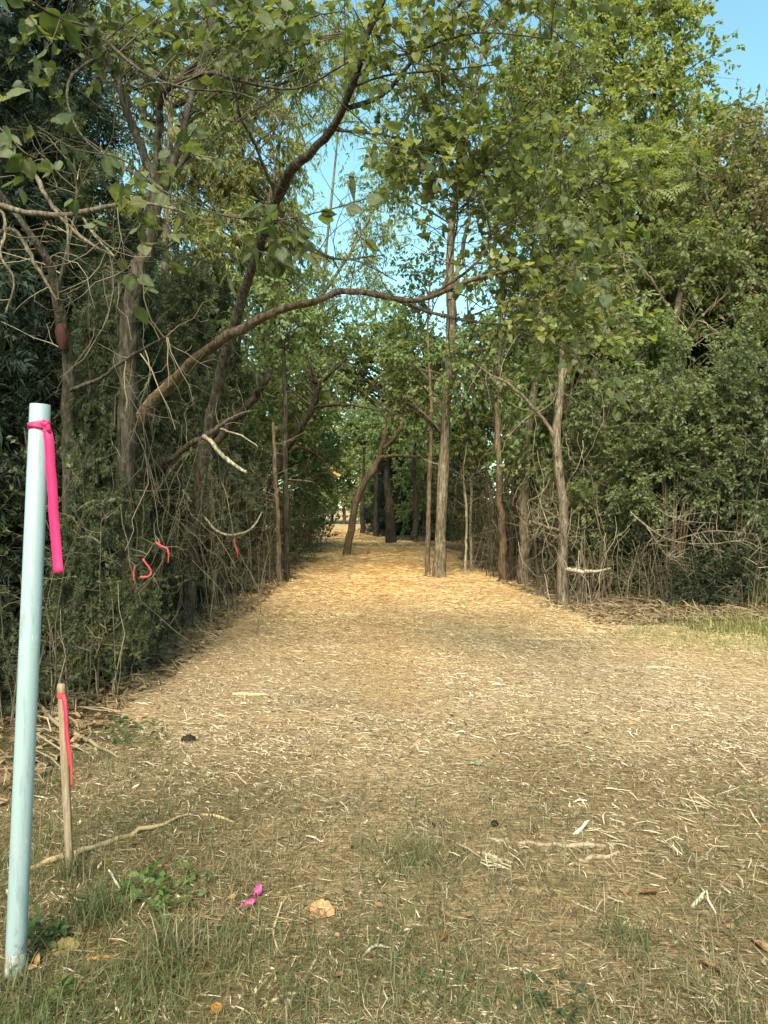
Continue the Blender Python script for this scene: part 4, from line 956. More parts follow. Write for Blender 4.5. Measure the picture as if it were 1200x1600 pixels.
build_tree('dead_tree', 'grey dead tree beyond the pole reaching bare pale limbs across the dark cedars', 'tree',
    [px([(-150, 1075, 6.7, 26), (-140, 800, 6.5, 24), (-110, 500, 6.2, 20), (-60, 340, 5.8, 14), (-20, 318, 5.5, 10), (40, 333, 5.3, 9), (110, 337, 5.2, 8), (170, 323, 5.1, 7), (240, 320, 5, 5), (330, 348, 4.9, 3)]),
     px([(-100, 420, 6, 9), (-20, 250, 5.6, 8), (45, 265, 5.4, 8), (75, 310, 5.3, 7), (100, 345, 5.2, 6), (140, 380, 5.1, 5), (180, 402, 5, 3)]),
     px([(-60, 340, 5.8, 6), (0, 330, 5.4, 5), (10, 365, 5.3, 5), (2, 400, 5.2, 4), (24, 440, 5.2, 4), (10, 490, 5.2, 3)]),
     px([(105, 340, 5.2, 5), (108, 370, 5.1, 4), (108, 410, 5.1, 2)]), px([(130, 340, 5.2, 4), (150, 370, 5, 4), (180, 402, 4.9, 3)]),
     px([(-90, 450, 6.1, 9), (10, 360, 5.6, 7), (60, 420, 5.5, 6), (90, 470, 5.5, 3)])],
    [], S_mid, 'bark_grey', bare=16, bareL=.45, bare_r=.004)
def dead_limb(name, label, lst, mat='bark_pale', bare=10, L=.4, rough=.08):
    p0 = np.asarray(lst[0][0][0]); o = None
    g = Geo(); gt = Geo()
    for s in lst:
        p, r = stem_curve(s, 18); p[1:-1] += rng.normal(size=(16, 3)) * r[1:-1, None] * .2
        tubes(g, p, r, 7, None, (.1, 1, .07), cap=True, rough=rough)
        t1, r1 = ramify(p, r, max(2, bare // len(lst)), L, .004, .2, 1, .8, 0, .14); tubes(gt, t1, r1, 3, pick(TWIGC, len(t1)))
        t2, r2 = ramify(t1, r1, 2, L * .5, .003, .2, 1, .7, 0, .18); tubes(gt, t2, r2, 3, pick(TWIGC, len(t2)))
    o = tag(link(name, g.mesh(name, p0, True), M[mat], None, p0), label, 'branch')
    if bare: link('twigs', gt.mesh('twigs', p0), M['twig'], o)['kind'] = 'stuff'
    return o
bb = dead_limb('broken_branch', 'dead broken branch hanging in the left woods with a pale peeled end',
    [px([(150, 800, 8.3, 12), (215, 742, 8, 11), (270, 716, 7.8, 10), (300, 692, 7.6, 10), (322, 682, 7.5, 9)]), px([(318, 684, 7.5, 8), (350, 662, 7.5, 7), (372, 650, 7.5, 6), (386, 643, 7.5, 5)])], 'bark_shaded', 12)
p, r = stem_curve(px([(319, 682, 7.48, 7), (330, 690, 7.35, 6.5), (345, 709, 7.28, 7), (362, 723, 7.2, 6), (385, 738, 7.1, 5)]), 18); p[1:-1] += rng.normal(size=(16, 3)) * .003
g = Geo(); tubes(g, p, r, 7, None, (.1, 1, .07), cap=True, rough=.12); tag(link('peeled_end', g.mesh('peeled_end', bb.location, True), M['bark_pale'], bb), 'pale peeled broken end')
p, r = stem_curve(px([(345, 670, 7.5, 3), (375, 680, 7.3, 2.5), (403, 698, 7.2, 1.5)]), 12); p[1:-1] += rng.normal(size=(10, 3)) * .006
g = Geo(); tubes(g, p, r, 6, None, (.1, 1, .07), cap=True, rough=.1); link('side_twig', g.mesh('side_twig', bb.location, True), M['bark_pale'], bb)
dead_limb('broken_branch', 'short broken dark stub of a limb above the pale peeled branch', [px([(330, 700, 9.6, 12), (395, 625, 9.2, 12), (412, 600, 9, 11), (424, 578, 9, 9)])], 'bark_dark', 6)
dead_limb('dead_branch', 'spreading pale dead branch low in front of the dark bush on the right', [px([(985, 800, 11.2, 3), (1010, 822, 11, 2.6), (1050, 845, 10.7, 2.2), (1110, 850, 10.5, 2), (1160, 845, 10.4, 2), (1195, 860, 10.3, 1)]), px([(1050, 845, 10.7, 2.5), (1110, 830, 10.6, 2), (1185, 835, 10.5, 1)]), px([(1010, 822, 11, 3), (1035, 860, 10.8, 2), (1050, 875, 10.7, 1)]), px([(1020, 790, 11.1, 2), (1060, 812, 10.8, 1.5), (1120, 818, 10.6, 1)])], 'bark_grey', bare=80, L=.45)
dead_limb('dead_branch', 'orange tinted dead branch low beside the foot of the vine hung tree', [px([(885, 890, 12, 7), (905, 893, 11.8, 7), (930, 893, 11.7, 5), (955, 888, 11.6, 3)])], bare=8, L=.3)
dead_limb('dead_branch', 'curved pale dead branch sagging low across the left undergrowth', [px([(285, 765, 9.6, 3), (320, 810, 9.4, 4), (350, 835, 9.3, 4), (390, 828, 9.3, 3), (410, 800, 9.3, 2)])], bare=6, L=.3)

# ---- the woods behind, one tree after another
def proto(kind):
    if kind == 'mid':
        return build_tree('woodland_tree', 'x', 'tree', [straight(0, 0, 11, .15, (.3, .2))], [((0, 0, 8.0), (2.2, 2.2, 2.8), 70), ((.4, -.2, 4.6), (2.0, 2.0, 1.5), 36)], style('diamond', .20, 8, 17, .95, .25, MIDG, limbr=.06, twr=0), 'bark_grey', sides=7)
    if kind == 'olive':
        return build_tree('woodland_tree', 'x', 'tree', [straight(0, 0, 12.5, .17, (-.4, .2))], [((-.2, 0, 9.4), (2.0, 2.0, 2.9), 70), ((-.4, .3, 5.6), (1.9, 1.9, 1.6), 34)], style('diamond', .20, 8, 17, .95, .25, OLIVE + YELLOW, limbr=.06, twr=0), 'bark_brown', sides=7)
    if kind == 'low':
        return build_tree('woodland_tree', 'x', 'tree', [straight(0, 0, 5.5, .07, (.2, 0))], [((0, 0, 3.6), (1.5, 1.5, 1.7), 44), ((.1, .1, 1.5), (1.3, 1.3, 1.0), 26)], style('diamond', .14, 8, 17, .7, .25, MIDG + OLIVE, limbr=.03, twr=0), 'bark_brown', sides=6)
    x = build_tree('woodland_cedar', 'x', 'tree', [straight(0, 0, 8.5, .14)], [((0, 0, .6 + 1.15 * i), (1.9 * (1 - .115 * i), 1.9 * (1 - .115 * i), .7), 26 - 2 * i) for i in range(7)], style('spray', .42, 7, 8, .7, .25, CEDAR, 'needle', limbr=.03, up=.4, twr=0), 'bark_dark')
    return x
PROT = {k: proto(k) for k in ('mid', 'olive', 'low', 'cedar')}
pused = set()
def wood(k, x, y, s, sz, label, group):
    rz = rng.uniform(0, 6.28); loc = (x, y, ghf(x, y) - .05)
    if k not in pused:
        pused.add(k); o = PROT[k]; o.location = loc; o.rotation_euler = (0, 0, rz); o.scale = (s, s, sz); o['label'] = label; o['group'] = group
    else:
        copy_tree(PROT[k], loc, rz, (s, sz), label, group)
LW, RW, FW = ('woods left of the trail', 'woods right of the trail', 'trees closing off the far end of the trail')
for k, x, y, s, sz in sorted([('cedar', -8, 6.5, 1.2, 1.25), ('cedar', -7.5, 9.5, 1.1, 1.1), ('mid', -9, 12.5, 1, 1.05), ('cedar', -6.8, 13.5, .9, .85), ('low', -5.4, 15.5, 1, 1), ('olive', -9, 18, 1, 1), ('cedar', -6.8, 20, 1, .9),
                       ('low', -5.2, 24, .9, .8), ('mid', -9.5, 24, 1.1, 1.1), ('low', -5.6, 31, 1.0, .9), ('olive', -9, 34, 1.1, 1.0), ('low', -6.4, 38, 1.1, 1.0), ('mid', -9.5, 43, 1.1, .95), ('cedar', -11, 16, 1.3, 1.3), ('cedar', -10.5, 9, 1.4, 1.4), ('cedar', -11, 27, 1.3, 1.1)], key=lambda q: q[2]):
    wood(k, x, y, s, sz, where({'cedar': 'dark woodland cedar', 'low': 'low leafy woodland tree', 'mid': 'tall green woodland tree', 'olive': 'tall olive woodland tree'}[k] + ' seen behind', 600 + FPX * x / y), LW)
for k, x, y, s, sz in sorted([('low', 4.8, 17.5, .9, .9), ('cedar', 7.5, 16.5, 1.1, 1), ('low', 6.4, 19, 1.1, 1.1), ('cedar', 5.2, 22, .9, .7), ('mid', 6.8, 24.5, 1, .95), ('low', 4.6, 26, .9, .8), ('cedar', 6.4, 28, 1, .9), ('cedar', 3.4, 33.5, .8, .7), ('mid', 7.2, 37, 1.1, .95), ('low', 1.9, 36.5, .9, .9), ('cedar', .9, 40, .8, .7), ('low', 3.4, 38, 1.0, .9), ('cedar', .4, 46, .9, .8), ('low', -.2, 51, 1, .9),
                       ('olive', 9, 22, 1.2, 1.05), ('cedar', 10, 17, 1.3, 1.2), ('mid', 10.5, 29, 1.2, 1.1), ('cedar', 3.2, 46, 1.0, .8), ('cedar', 9, 13.4, 1.1, .9), ('mid', 11.5, 20, 1.2, 1.1), ('low', 8.2, 12.2, 1.1, .9)], key=lambda q: q[2]):
    wood(k, x, y, s, sz, where({'cedar': 'dark woodland cedar', 'low': 'low leafy woodland tree', 'mid': 'tall green woodland tree', 'olive': 'tall olive woodland tree'}[k] + ' seen behind', 600 + FPX * x / y), RW)
for k, x, y, s, sz in sorted([('mid', -6.5, 68, 1.5, 1.15), ('low', -3.4, 65, 1.9, 1.3), ('olive', -1.5, 70, 1.5, 1.1), ('low', .2, 66, 1.8, 1.3), ('mid', 3.2, 64, 1.5, 1.1), ('cedar', 6.5, 60, 1.5, 1.2), ('olive', 9, 56, 1.4, 1.1), ('olive', -11, 66, 1.5, 1.2), ('low', -7.4, 63, 1.7, 1.4), ('mid', -14, 58, 1.5, 1.2), ('mid', 12, 64, 1.5, 1.2), ('low', -5, 73, 2.2, 1.7), ('low', -1.5, 75, 2.2, 1.8), ('mid', 4, 76, 1.6, 1.2)], key=lambda q: q[2]):
    wood(k, x, y, s, sz, where({'cedar': 'distant dark cedar', 'low': 'distant low bushy tree', 'mid': 'distant tall green tree', 'olive': 'distant tall olive tree'}[k] + ' closing the view behind', 600 + FPX * x / y), FW)

# ------------------------------------------------------------------ pole, stake and tape
def solid_mat(name, c, rough, noise=0, scale=8, c2=None, trans=0, sc=(1, 1, 1)):
    m, nt, b = new_mat(name)
    b.inputs['Base Color'].default_value = (*c, 1); b.inputs['Roughness'].default_value = rough
    if noise:
        tc = node(nt, 'ShaderNodeTexCoord'); mp = node(nt, 'ShaderNodeMapping'); mp.inputs['Scale'].default_value = sc
        nz = node(nt, 'ShaderNodeTexNoise'); nz.inputs['Scale'].default_value = scale; nz.inputs['Detail'].default_value = 6; nz.inputs['Roughness'].default_value = .7
        nt.links.new(tc.outputs['Object'], mp.inputs[0]); nt.links.new(mp.outputs[0], nz.inputs['Vector'])
        r = node(nt, 'ShaderNodeValToRGB'); r.color_ramp.elements[0].position = .36; r.color_ramp.elements[0].color = (*c2, 1); r.color_ramp.elements[1].position = .36 + noise; r.color_ramp.elements[1].color = (*c, 1)
        nt.links.new(nz.outputs['Fac'], r.inputs[0]); nt.links.new(r.outputs[0], b.inputs['Base Color'])
        bp = node(nt, 'ShaderNodeBump'); bp.inputs['Strength'].default_value = .12; nt.links.new(nz.outputs['Fac'], bp.inputs['Height']); nt.links.new(bp.outputs[0], b.inputs['Normal'])
    if trans:
        tr = node(nt, 'ShaderNodeBsdfTranslucent'); tr.inputs['Color'].default_value = (*c, 1)
        ms = node(nt, 'ShaderNodeMixShader'); ms.inputs[0].default_value = trans
        nt.links.new(b.outputs[0], ms.inputs[1]); nt.links.new(tr.outputs[0], ms.inputs[2]); nt.links.new(ms.outputs[0], nt.nodes['Material Output'].inputs['Surface'])
    return m
M['pvc'] = solid_mat('pvc_blue', (.225, .28, .28), .5, .10, 5, (.175, .225, .22), sc=(6, 6, .8))
M['pvcw'] = solid_mat('pvc_white', (.36, .38, .36), .5, .12, 30, (.24, .26, .23), sc=(3, 3, .6))
M['stake'] = solid_mat('stake_wood', (.30, .22, .13), .85, .25, 14, (.15, .105, .06), sc=(8, 8, .5))
M['pink'] = solid_mat('pink_tape', (.62, .025, .14), .6, trans=.3)
M['coral'] = solid_mat('coral_tape', (.56, .075, .07), .6, trans=.35)
M['pinkpale'] = solid_mat('pale_pink_tape', (.70, .06, .28), .5, trans=.25)

def ribbon(g, pts, w, face=(0, -1, 0), th=.0007, col=(.8, .05, .2), wv=0.0, n=26):
    """flat tape along a path; face: the way its broad side looks at each point"""
    p = curve(pts, n)
    p[1:-1] += rng.normal(size=(n - 2, 3)) * np.array([.0006, .0012, 0])
    t = nrm(np.gradient(p, axis=0)); f = np.broadcast_to(np.asarray(face, float), p.shape).copy()
    if wv: f = f + np.stack([np.sin(np.linspace(0, 5, n)) * wv, np.zeros(n), np.zeros(n)], -1)
    s = nrm(np.cross(t, f)); f = nrm(np.cross(s, t))
    W = np.broadcast_to(np.asarray(w, float), (n,))[:, None] * .5
    v = np.stack([p - s * W + f * th, p + s * W + f * th, p + s * W - f * th, p - s * W - f * th], 1).reshape(-1, 3)
    i = np.arange(n - 1)[:, None] * 4; k = np.arange(4)[None]
    q = np.stack([i + k, i + (k + 1) % 4, i + 4 + (k + 1) % 4, i + 4 + k], -1).reshape(-1, 4)
    q = np.vstack([q, [[3, 2, 1, 0]], [[(n - 1) * 4 + j for j in range(4)]]])
    g.add(v, q, col)

def pipe(g, p0, p1, ro, ri, n=32):
    ax = nrm(p1 - p0); u = nrm(np.cross(ax, [0, 1, 0])); w = np.cross(ax, u); a = np.arange(n) * 2 * math.pi / n
    ring = lambda c, r: c + r * (np.cos(a)[:, None] * u + np.sin(a)[:, None] * w)
    v = np.vstack([ring(p0, ro), ring(p1 - ax * .002, ro), ring(p1, ro - .0015), ring(p1, ri), ring(p0, ri)])
    k = np.arange(n); f = np.vstack([np.stack([k + n * j, (k + 1) % n + n * j, (k + 1) % n + n * (j + 1), k + n * (j + 1)], -1) for j in range(4)])
    g.add(v, f)
def scuff(m, zt):
    nt = m.node_tree; b = nt.nodes['Principled BSDF']; src = b.inputs['Base Color'].links[0].from_socket
    tc = node(nt, 'ShaderNodeTexCoord'); sx = node(nt, 'ShaderNodeSeparateXYZ'); nt.links.new(tc.outputs['Object'], sx.inputs[0])
    def layer(src, scale, sc, lo, hi, amt, col, zfade=None):
        mp = node(nt, 'ShaderNodeMapping'); mp.inputs['Scale'].default_value = sc; nt.links.new(tc.outputs['Object'], mp.inputs[0])
        nz = node(nt, 'ShaderNodeTexNoise'); nz.inputs['Scale'].default_value = scale; nz.inputs['Detail'].default_value = 8; nz.inputs['Roughness'].default_value = .72
        nt.links.new(mp.outputs[0], nz.inputs['Vector']); h = nz.outputs['Fac']
        if zfade:
            zr = node(nt, 'ShaderNodeMapRange'); zr.inputs[1].default_value = 0; zr.inputs[2].default_value = zfade; zr.inputs[3].default_value = .22; zr.inputs[4].default_value = -.25
            nt.links.new(sx.outputs[2], zr.inputs[0]); ad = node(nt, 'ShaderNodeMath', operation='ADD'); nt.links.new(h, ad.inputs[0]); nt.links.new(zr.outputs[0], ad.inputs[1]); h = ad.outputs[0]
        mr = node(nt, 'ShaderNodeMapRange'); mr.inputs[1].default_value = lo; mr.inputs[2].default_value = hi; mr.inputs[3].default_value = 0; mr.inputs[4].default_value = amt
        nt.links.new(h, mr.inputs[0]); mx = node(nt, 'ShaderNodeMix', data_type='RGBA'); mx.inputs[7].default_value = (*col, 1)
        nt.links.new(mr.outputs[0], mx.inputs[0]); nt.links.new(src, mx.inputs[6]); return mx.outputs[2]
    s1 = layer(src, 18, (1, 1, .25), .60, .70, .5, (.12, .13, .11))
    s2 = layer(s1, 60, (1, 1, .12), .62, .70, .55, (.55, .60, .58))
    s3 = layer(s2, 22, (1, 1, .7), .52, .64, .75, (.12, .085, .05), zt)
    nt.links.new(s3, b.inputs['Base Color'])
scuff(M['pvc'], .4); scuff(M['pvcw'], .5); scuff(M['stake'], .3)
Yp = 2.60
pb = P(19, 1520, Yp); pb[2] = ghf(pb[0], Yp) - .05; pt = P(63.5, 632, Yp)
pj = pb + (pt - pb) * ((P(0, 1488, Yp)[2] - pb[2]) / (pt[2] - pb[2]))
pole = thing('marker_pole', 'tall pale blue plastic pole with pink tape at its top', 'pole', pb)
g = Geo(); pipe(g, pj, pt, .0335, .029); link('pipe', g.mesh('pipe', pb, True), M['pvc'], pole)
g = Geo(); pipe(g, pb, pj - (pj - pb) * .003, .0328, .029); tag(link('pipe_foot', g.mesh('pipe_foot', pb, True), M['pvcw'], pole), 'scuffed white foot')
for pc in pole.children:
    md = pc.modifiers.new('edges', 'EDGE_SPLIT'); md.split_angle = R(40)

def band(g, c, ax, r, h, turn=0.0, n=30, th=.0016):
    u = nrm(np.cross(ax, [0, 1, 0])); w = np.cross(ax, u); a = np.linspace(0, 2 * math.pi, n, endpoint=False)
    dirs = np.cos(a)[:, None] * u + np.sin(a)[:, None] * w
    sh = (np.cos(a) * turn)[:, None] * ax
    v = np.vstack([c + dirs * (r + e) + sh + ax * z for e, z in ((0, -h / 2), (th, -h / 2), (th, h / 2), (0, h / 2))])
    k = np.arange(n); f = np.vstack([np.stack([k + n * j, (k + 1) % n + n * j, (k + 1) % n + n * ((j + 1) % 4), k + n * ((j + 1) % 4)], -1) for j in range(4)])
    g.add(v, f)
axp = nrm(pt - pb); cb = pb + axp * ((P(0, 665, Yp)[2] - pb[2]) / axp[2])
tp = thing('flagging_tape', 'bright pink tape tied round the top of the blue pole with a long tail', 'tape', cb)
g = Geo(); band(g, cb, axp, .0340, .021, -.006); link('loop', g.mesh('loop', cb), M['pink'], tp)
g = Geo(); band(g, cb - axp * .004, axp, .0362, .013, .005); link('loop', g.mesh('loop', cb), M['pink'], tp)
g = Geo(); ribbon(g, [P(70, 664, Yp - .035), P(76, 680, Yp - .040), P(80, 740, Yp - .036), P(84, 800, Yp - .03), P(88, 860, Yp - .032), P(91, 895, Yp - .04)], np.interp(np.linspace(0, 1, 26), [0, .06, .2, 1], [.012, .022, .031, .033]), (.15, -1, 0), wv=.12)
link('tail', g.mesh('tail', cb), M['pink'], tp)
g = Geo(); ribbon(g, [P(66, 658, Yp - .036), P(72, 662, Yp - .045), P(76, 672, Yp - .042), P(72, 676, Yp - .037)], .016, (.2, -1, .2)); link('knot', g.mesh('knot', cb), M['pink'], tp)

Ys = 3.34
sb = gpt(109, Ys); st_top = P(95, 1068, Ys)
g = Geo(); c0 = sb - np.array([0, 0, .1]); ax = st_top - c0
v = []
for t, w in ((0, .5), (.1, .95), (.5, 1.0), (.97, 1.0), (1.0, .9)):
    c = c0 + ax * t; h = .0145 * w; v += [c + np.array([sx * h, sy * h * .8, rng.normal() * .002]) for sx, sy in ((-1, -1), (1, -1), (1, 1), (-1, 1))]
f = [[j * 4 + k, j * 4 + (k + 1) % 4, j * 4 + 4 + (k + 1) % 4, j * 4 + 4 + k] for j in range(4) for k in range(4)] + [[3, 2, 1, 0], [16, 17, 18, 19]]
g.add(np.array(v), np.array(f))
stk = tag(link('wooden_stake', g.mesh('wooden_stake', sb), M['stake'], None, sb), 'short weathered wooden stake beside the blue pole', 'stake')
ct = P(95.5, 1086, Ys)
t2 = thing('flagging_tape', 'faded pink tape tied to the short wooden stake, hanging in twisted strands', 'tape', ct)
g = Geo(); axs = nrm(ax); v = []
for z in (-.012, .012):
    v += [ct + axs * z + np.array([sx * .0165, sy * .0140, 0]) for sx, sy in ((-1, -1), (1, -1), (1, 1), (-1, 1))]
g.add(np.array(v), np.array([[k, (k + 1) % 4, 4 + (k + 1) % 4, 4 + k] for k in range(4)])); link('loop', g.mesh('loop', ct), M['coral'], t2)
g = Geo(); ribbon(g, [P(98, 1086, Ys - .016), P(103, 1105, Ys - .03), P(105, 1150, Ys - .03), P(109, 1190, Ys - .03), P(110, 1231, Ys - .03)], .014, (.3, -1, 0), wv=.8); link('tail', g.mesh('tail', ct), M['coral'], t2)
g = Geo(); ribbon(g, [P(96, 1088, Ys - .017), P(100, 1110, Ys - .024), P(104, 1170, Ys - .022), P(107, 1200, Ys - .026)], .013, (-.4, -1, 0), wv=.6); link('tail', g.mesh('tail', ct), M['pink'], t2)
for lab, pts, w in [('limp coral tape draped over a cedar twig, uppermost of the tape scraps there', [(243, 847, 6.4), (252, 853, 6.4), (261, 857, 6.4), (263, 866, 6.4), (262, 880, 6.4)], .016),
                    ('coral tape scrap hanging straight down, left end of the looped tape', [(211, 886, 6.3), (209, 893, 6.3), (208, 908, 6.3)], .016),
                    ('coral tape sagging in a loop between cedar twigs', [(223, 873, 6.3), (228, 880, 6.3), (234, 888, 6.3), (236, 896, 6.3), (229, 901, 6.25), (218, 902, 6.25)], .016),
                    ('coral tape tied to the clump of thin stems at the left edge of the trail', [(366, 842, 11.2), (367, 850, 11.2), (370, 860, 11.2), (371, 872, 11.2)], .035)]:
    p = [P(*q) for q in pts]; g = Geo(); ribbon(g, p, w, (.3, -1, .2), wv=1.3)
    tag(link('flagging_tape', g.mesh('flagging_tape', p[0]), M['coral'], None, p[0]), lab, 'tape', 'coral tape scraps in the left woods')
dead_limb('dead_twig', 'thin dead cedar twig carrying the scraps of coral tape', [px([(215, 930, 6.75, 2.5), (236, 905, 6.6, 2.2), (258, 866, 6.45, 2), (243, 848, 6.41, 1.6), (225, 874, 6.31, 1.5), (209, 887, 6.31, 1)])], 'bark_brown', 8, .25)
p = [P(521, 738, 17.35), P(526, 740, 17.35), P(531, 744, 17.3)]; g = Geo(); ribbon(g, p, .07, (.3, -1, .5), wv=.9)
tag(link('dead_leaf', g.mesh('dead_leaf', p[0]), solid_mat('orange_leaf', (.55, .24, .06), .7), None, p[0]), 'orange dead leaf caught on a twig over the far trail', 'leaf')

# ------------------------------------------------------------------ things lying on the ground
def gp(a, b, lift=0.0):
    """the ground point seen at photo pixel (a, b)"""
    Y = FPX * CAMZ / (b - HOR); x = (a - 600) * Y / FPX
    return np.array([x, Y, ghf(x, Y) + lift])
def stick(name, label, cat, pts, w, mat='twig', col=(.4, .32, .2), group=None, flat=1.0, sides=7, lift=.012):
    m = 6 if name == 'wood_splinter' else 16
    p = curve([gp(*q, lift) if len(q) == 2 else gp(*q[:2], q[2]) for q in pts], m); p[1:-1] += rng.normal(size=(m - 2, 3)) * w * (.10 if m == 6 else .22)
    r = np.interp(np.linspace(0, 1, m), [0, .15, .8, 1], [.5, 1, .8, .2]) * w * .5
    r *= 1 + rng.normal(size=m) * (.15 if m == 6 else .06)
    cc = np.asarray(col, float)
    g = Geo(); tubes(g, p, r, 5 if m == 6 else sides, cc, (0, 0, 1), cap=True, rough=.07)
    return tag(link(name, g.mesh(name, p[0]), M[mat], None, p[0]), label, cat, group)
stick('long_stick', 'long straight split stick lying in the grass from the pole past the stake', 'stick', [(20, 1362), (110, 1338), (200, 1310), (292, 1284)], .030, col=(0.285, 0.210, 0.112), lift=.02)
stick('wood_splinter', 'pale splinter lying just beyond the end of the long stick', 'splinter', [(312, 1281), (340, 1283), (366, 1291)], .017, col=(0.390, 0.285, 0.143))
stick('fallen_branch', 'crooked fallen branch at the edge of the shade behind the stake', 'branch', [(52, 1118, .10), (90, 1145, .05), (140, 1165, .04), (195, 1190)], .030, col=(0.203, 0.158, 0.098))
stick('fallen_branch', 'grey fallen branch lying across the near trail on the right', 'branch', [(765, 1322), (830, 1330), (900, 1330), (985, 1327)], .026, col=(0.247, 0.195, 0.128))
stick('fallen_branch', 'thinner branch end lying just below the grey fallen branch', 'branch', [(905, 1352), (940, 1345), (975, 1336)], .022, col=(0.300, 0.232, 0.143))
stick('wood_splinter', 'upright white splinter in the grass right of the stake', 'splinter', [(168, 1374, .05), (178, 1384, .03), (188, 1397)], .014, 'chip', (0.449, 0.381, 0.258))
stick('wood_splinter', 'broad pale splinter left of the grey fallen branch', 'splinter', [(745, 1345), (775, 1352), (805, 1362)], .022, 'chip', (0.408, 0.340, 0.218))
stick('wood_splinter', 'short white splinter stuck above the grey fallen branch', 'splinter', [(895, 1312), (910, 1308, .03), (922, 1302, .05)], .022, 'chip', (0.449, 0.388, 0.272))
stick('wood_splinter', 'chunky pale splinter in the brown litter at the lower right', 'splinter', [(1082, 1415), (1095, 1408, .02), (1104, 1400, .03)], .022, 'chip', (0.422, 0.360, 0.258))
stick('wood_splinter', 'long pale splinter lying flat at the left edge of the far straw', 'splinter', [(363, 1088), (395, 1089), (420, 1089)], .035, 'chip', (0.394, 0.313, 0.177))
stick('wood_splinter', 'pale split reed standing in the grass below the pink scrap', 'splinter', [(440, 1430, .03), (428, 1460, .02), (428, 1480), (444, 1508)], .010, 'chip', (0.374, 0.299, 0.177))
stick('wood_splinter', 'straight pale splinter pointing away below the curled tan leaf', 'splinter', [(480, 1532), (490, 1518), (499, 1503, .02)], .011, 'chip', (0.408, 0.333, 0.204))
stick('wood_splinter', 'pale forked straw splinter near the bottom edge', 'splinter', [(408, 1575), (440, 1560), (475, 1561)], .012, 'chip', (0.394, 0.326, 0.177))
stick('wood_splinter', 'gnarled whitish splinter in the bottom grass right of the middle', 'splinter', [(565, 1512), (585, 1498, .02), (610, 1500, .02)], .014, 'chip', (0.354, 0.286, 0.224))
stick('wood_splinter', 'thin tan splinter slanting down in the bottom right grass', 'splinter', [(895, 1415), (915, 1424), (935, 1432)], .013, 'chip', (0.374, 0.292, 0.177))
stick('wood_splinter', 'slim pale splinter at the right edge of the far straw', 'splinter', [(1010, 1050), (1040, 1050), (1070, 1052)], .04, 'chip', (0.381, 0.306, 0.184))
def shreds(label, cx, cy, n, s, seed):
    c = gp(cx, cy); g = Geo(); a = rng.uniform(0, 6.28, n); q = np.abs(rng.normal(size=n)) * s
    x, y = c[0] + np.cos(a) * q, c[1] + np.sin(a) * q
    strips(g, x, y, rng.uniform(.05, .15, n), rng.uniform(.003, .008, n), rng.uniform(0, 3.14, n), rng.normal(size=n) * .25, rng.uniform(.015, .05, n), pick([(.46, .385, .26), (.38, .30, .18), (.30, .22, .13)], n))
    tag(link('wood_shreds', g.mesh('wood_shreds', c), M['chip'], None, c), label, 'wood shreds', kind='stuff')
shreds('loose heap of pale wood shreds left of the grey fallen branch', 770, 1365, 34, .13, 1)
shreds('loose heap of pale wood shreds near the right edge of the trail', 1100, 1262, 44, .18, 2)
shreds('scattered long wood shreds right of the grey fallen branch', 1060, 1340, 46, .32, 3)

def ground_leaf(name, label, a, b, size, col, tpl='oval', curl=.3, tilt=.35, yaw=None):
    T, F = TPL[tpl]; T = T.copy().astype(float); c = gp(a, b, .02)
    # finer grid so the blade can curl
    nu, nv = 16, 9; u = np.linspace(0, 1, nu); vv = np.linspace(-1, 1, nv)
    wd = np.interp(u, [0, .06, .15, .27, .42, .58, .72, .84, .93, 1], [.01, .10, .20, .28, .335, .325, .27, .19, .10, .005]) * (1 + .07 * np.sin(u * 23 + a))
    pts = []
    for i in range(nu):
        for j in range(nv):
            y = wd[i] * vv[j]; z = curl * (y * y * 2.2 + .35 * (u[i] - .5) ** 2) + .022 * math.sin(10 * u[i] + 6 * vv[j]) + .018 * math.cos(26 * u[i] - 9 * abs(vv[j])) - .03 * abs(vv[j]) ** .5 * (1 - abs(vv[j]))
            pts.append([u[i] - .5, y, z])
    pts = np.array(pts) * size
    yaw = rng.uniform(0, 6.28) if yaw is None else yaw
    m = Matrix.Rotation(yaw, 3, 'Z') @ Matrix.Rotation(tilt, 3, 'X')
    pts = pts @ np.array(m).T
    i = (np.arange(nu - 1)[:, None] * nv + np.arange(nv - 1)[None]).ravel()
    g = Geo(); cc = np.asarray(col, float) * (1 + rng.normal(size=(len(pts), 1)) * .08)
    g.add(pts + c, np.stack([i, i + 1, i + nv + 1, i + nv], -1), cc)
    tubes(g, np.array([[c + np.array(m) @ np.array([-.75 * size, .02 * size, .03]), c + np.array(m) @ np.array([-.5 * size, 0, .01]), c + np.array(m) @ np.array([0, 0, .004])]]), np.full((1, 3), .0012), 4, np.asarray(col, float) * .7)
    return tag(link(name, g.mesh(name, c, True), M['dry'], None, c), label, 'leaf')
ground_leaf('dead_leaf', 'large curled tan leaf lying in the middle foreground grass', 503, 1440, .115, (0.354, 0.190, 0.088), curl=.38, tilt=.55, yaw=-.5)
ground_leaf('dead_leaf', 'dull olive brown leaf right of the foot of the pole', 100, 1487, .10, (0.184, 0.143, 0.054), curl=.5, tilt=.9, yaw=.6)
ground_leaf('dead_leaf', 'small yellow orange leaf at the bottom edge near the pole', 336, 1575, .055, (0.422, 0.204, 0.048), curl=.6, yaw=1.2)
ground_leaf('dead_leaf', 'small brown upright leaf at the very bottom, left of the orange leaf', 188, 1590, .06, (0.245, 0.122, 0.048), curl=.6, tilt=1.0)
ground_leaf('dead_leaf', 'pointed tan leaf in the lower right grass', 1115, 1523, .095, (0.313, 0.170, 0.075), curl=.5, yaw=2.2)
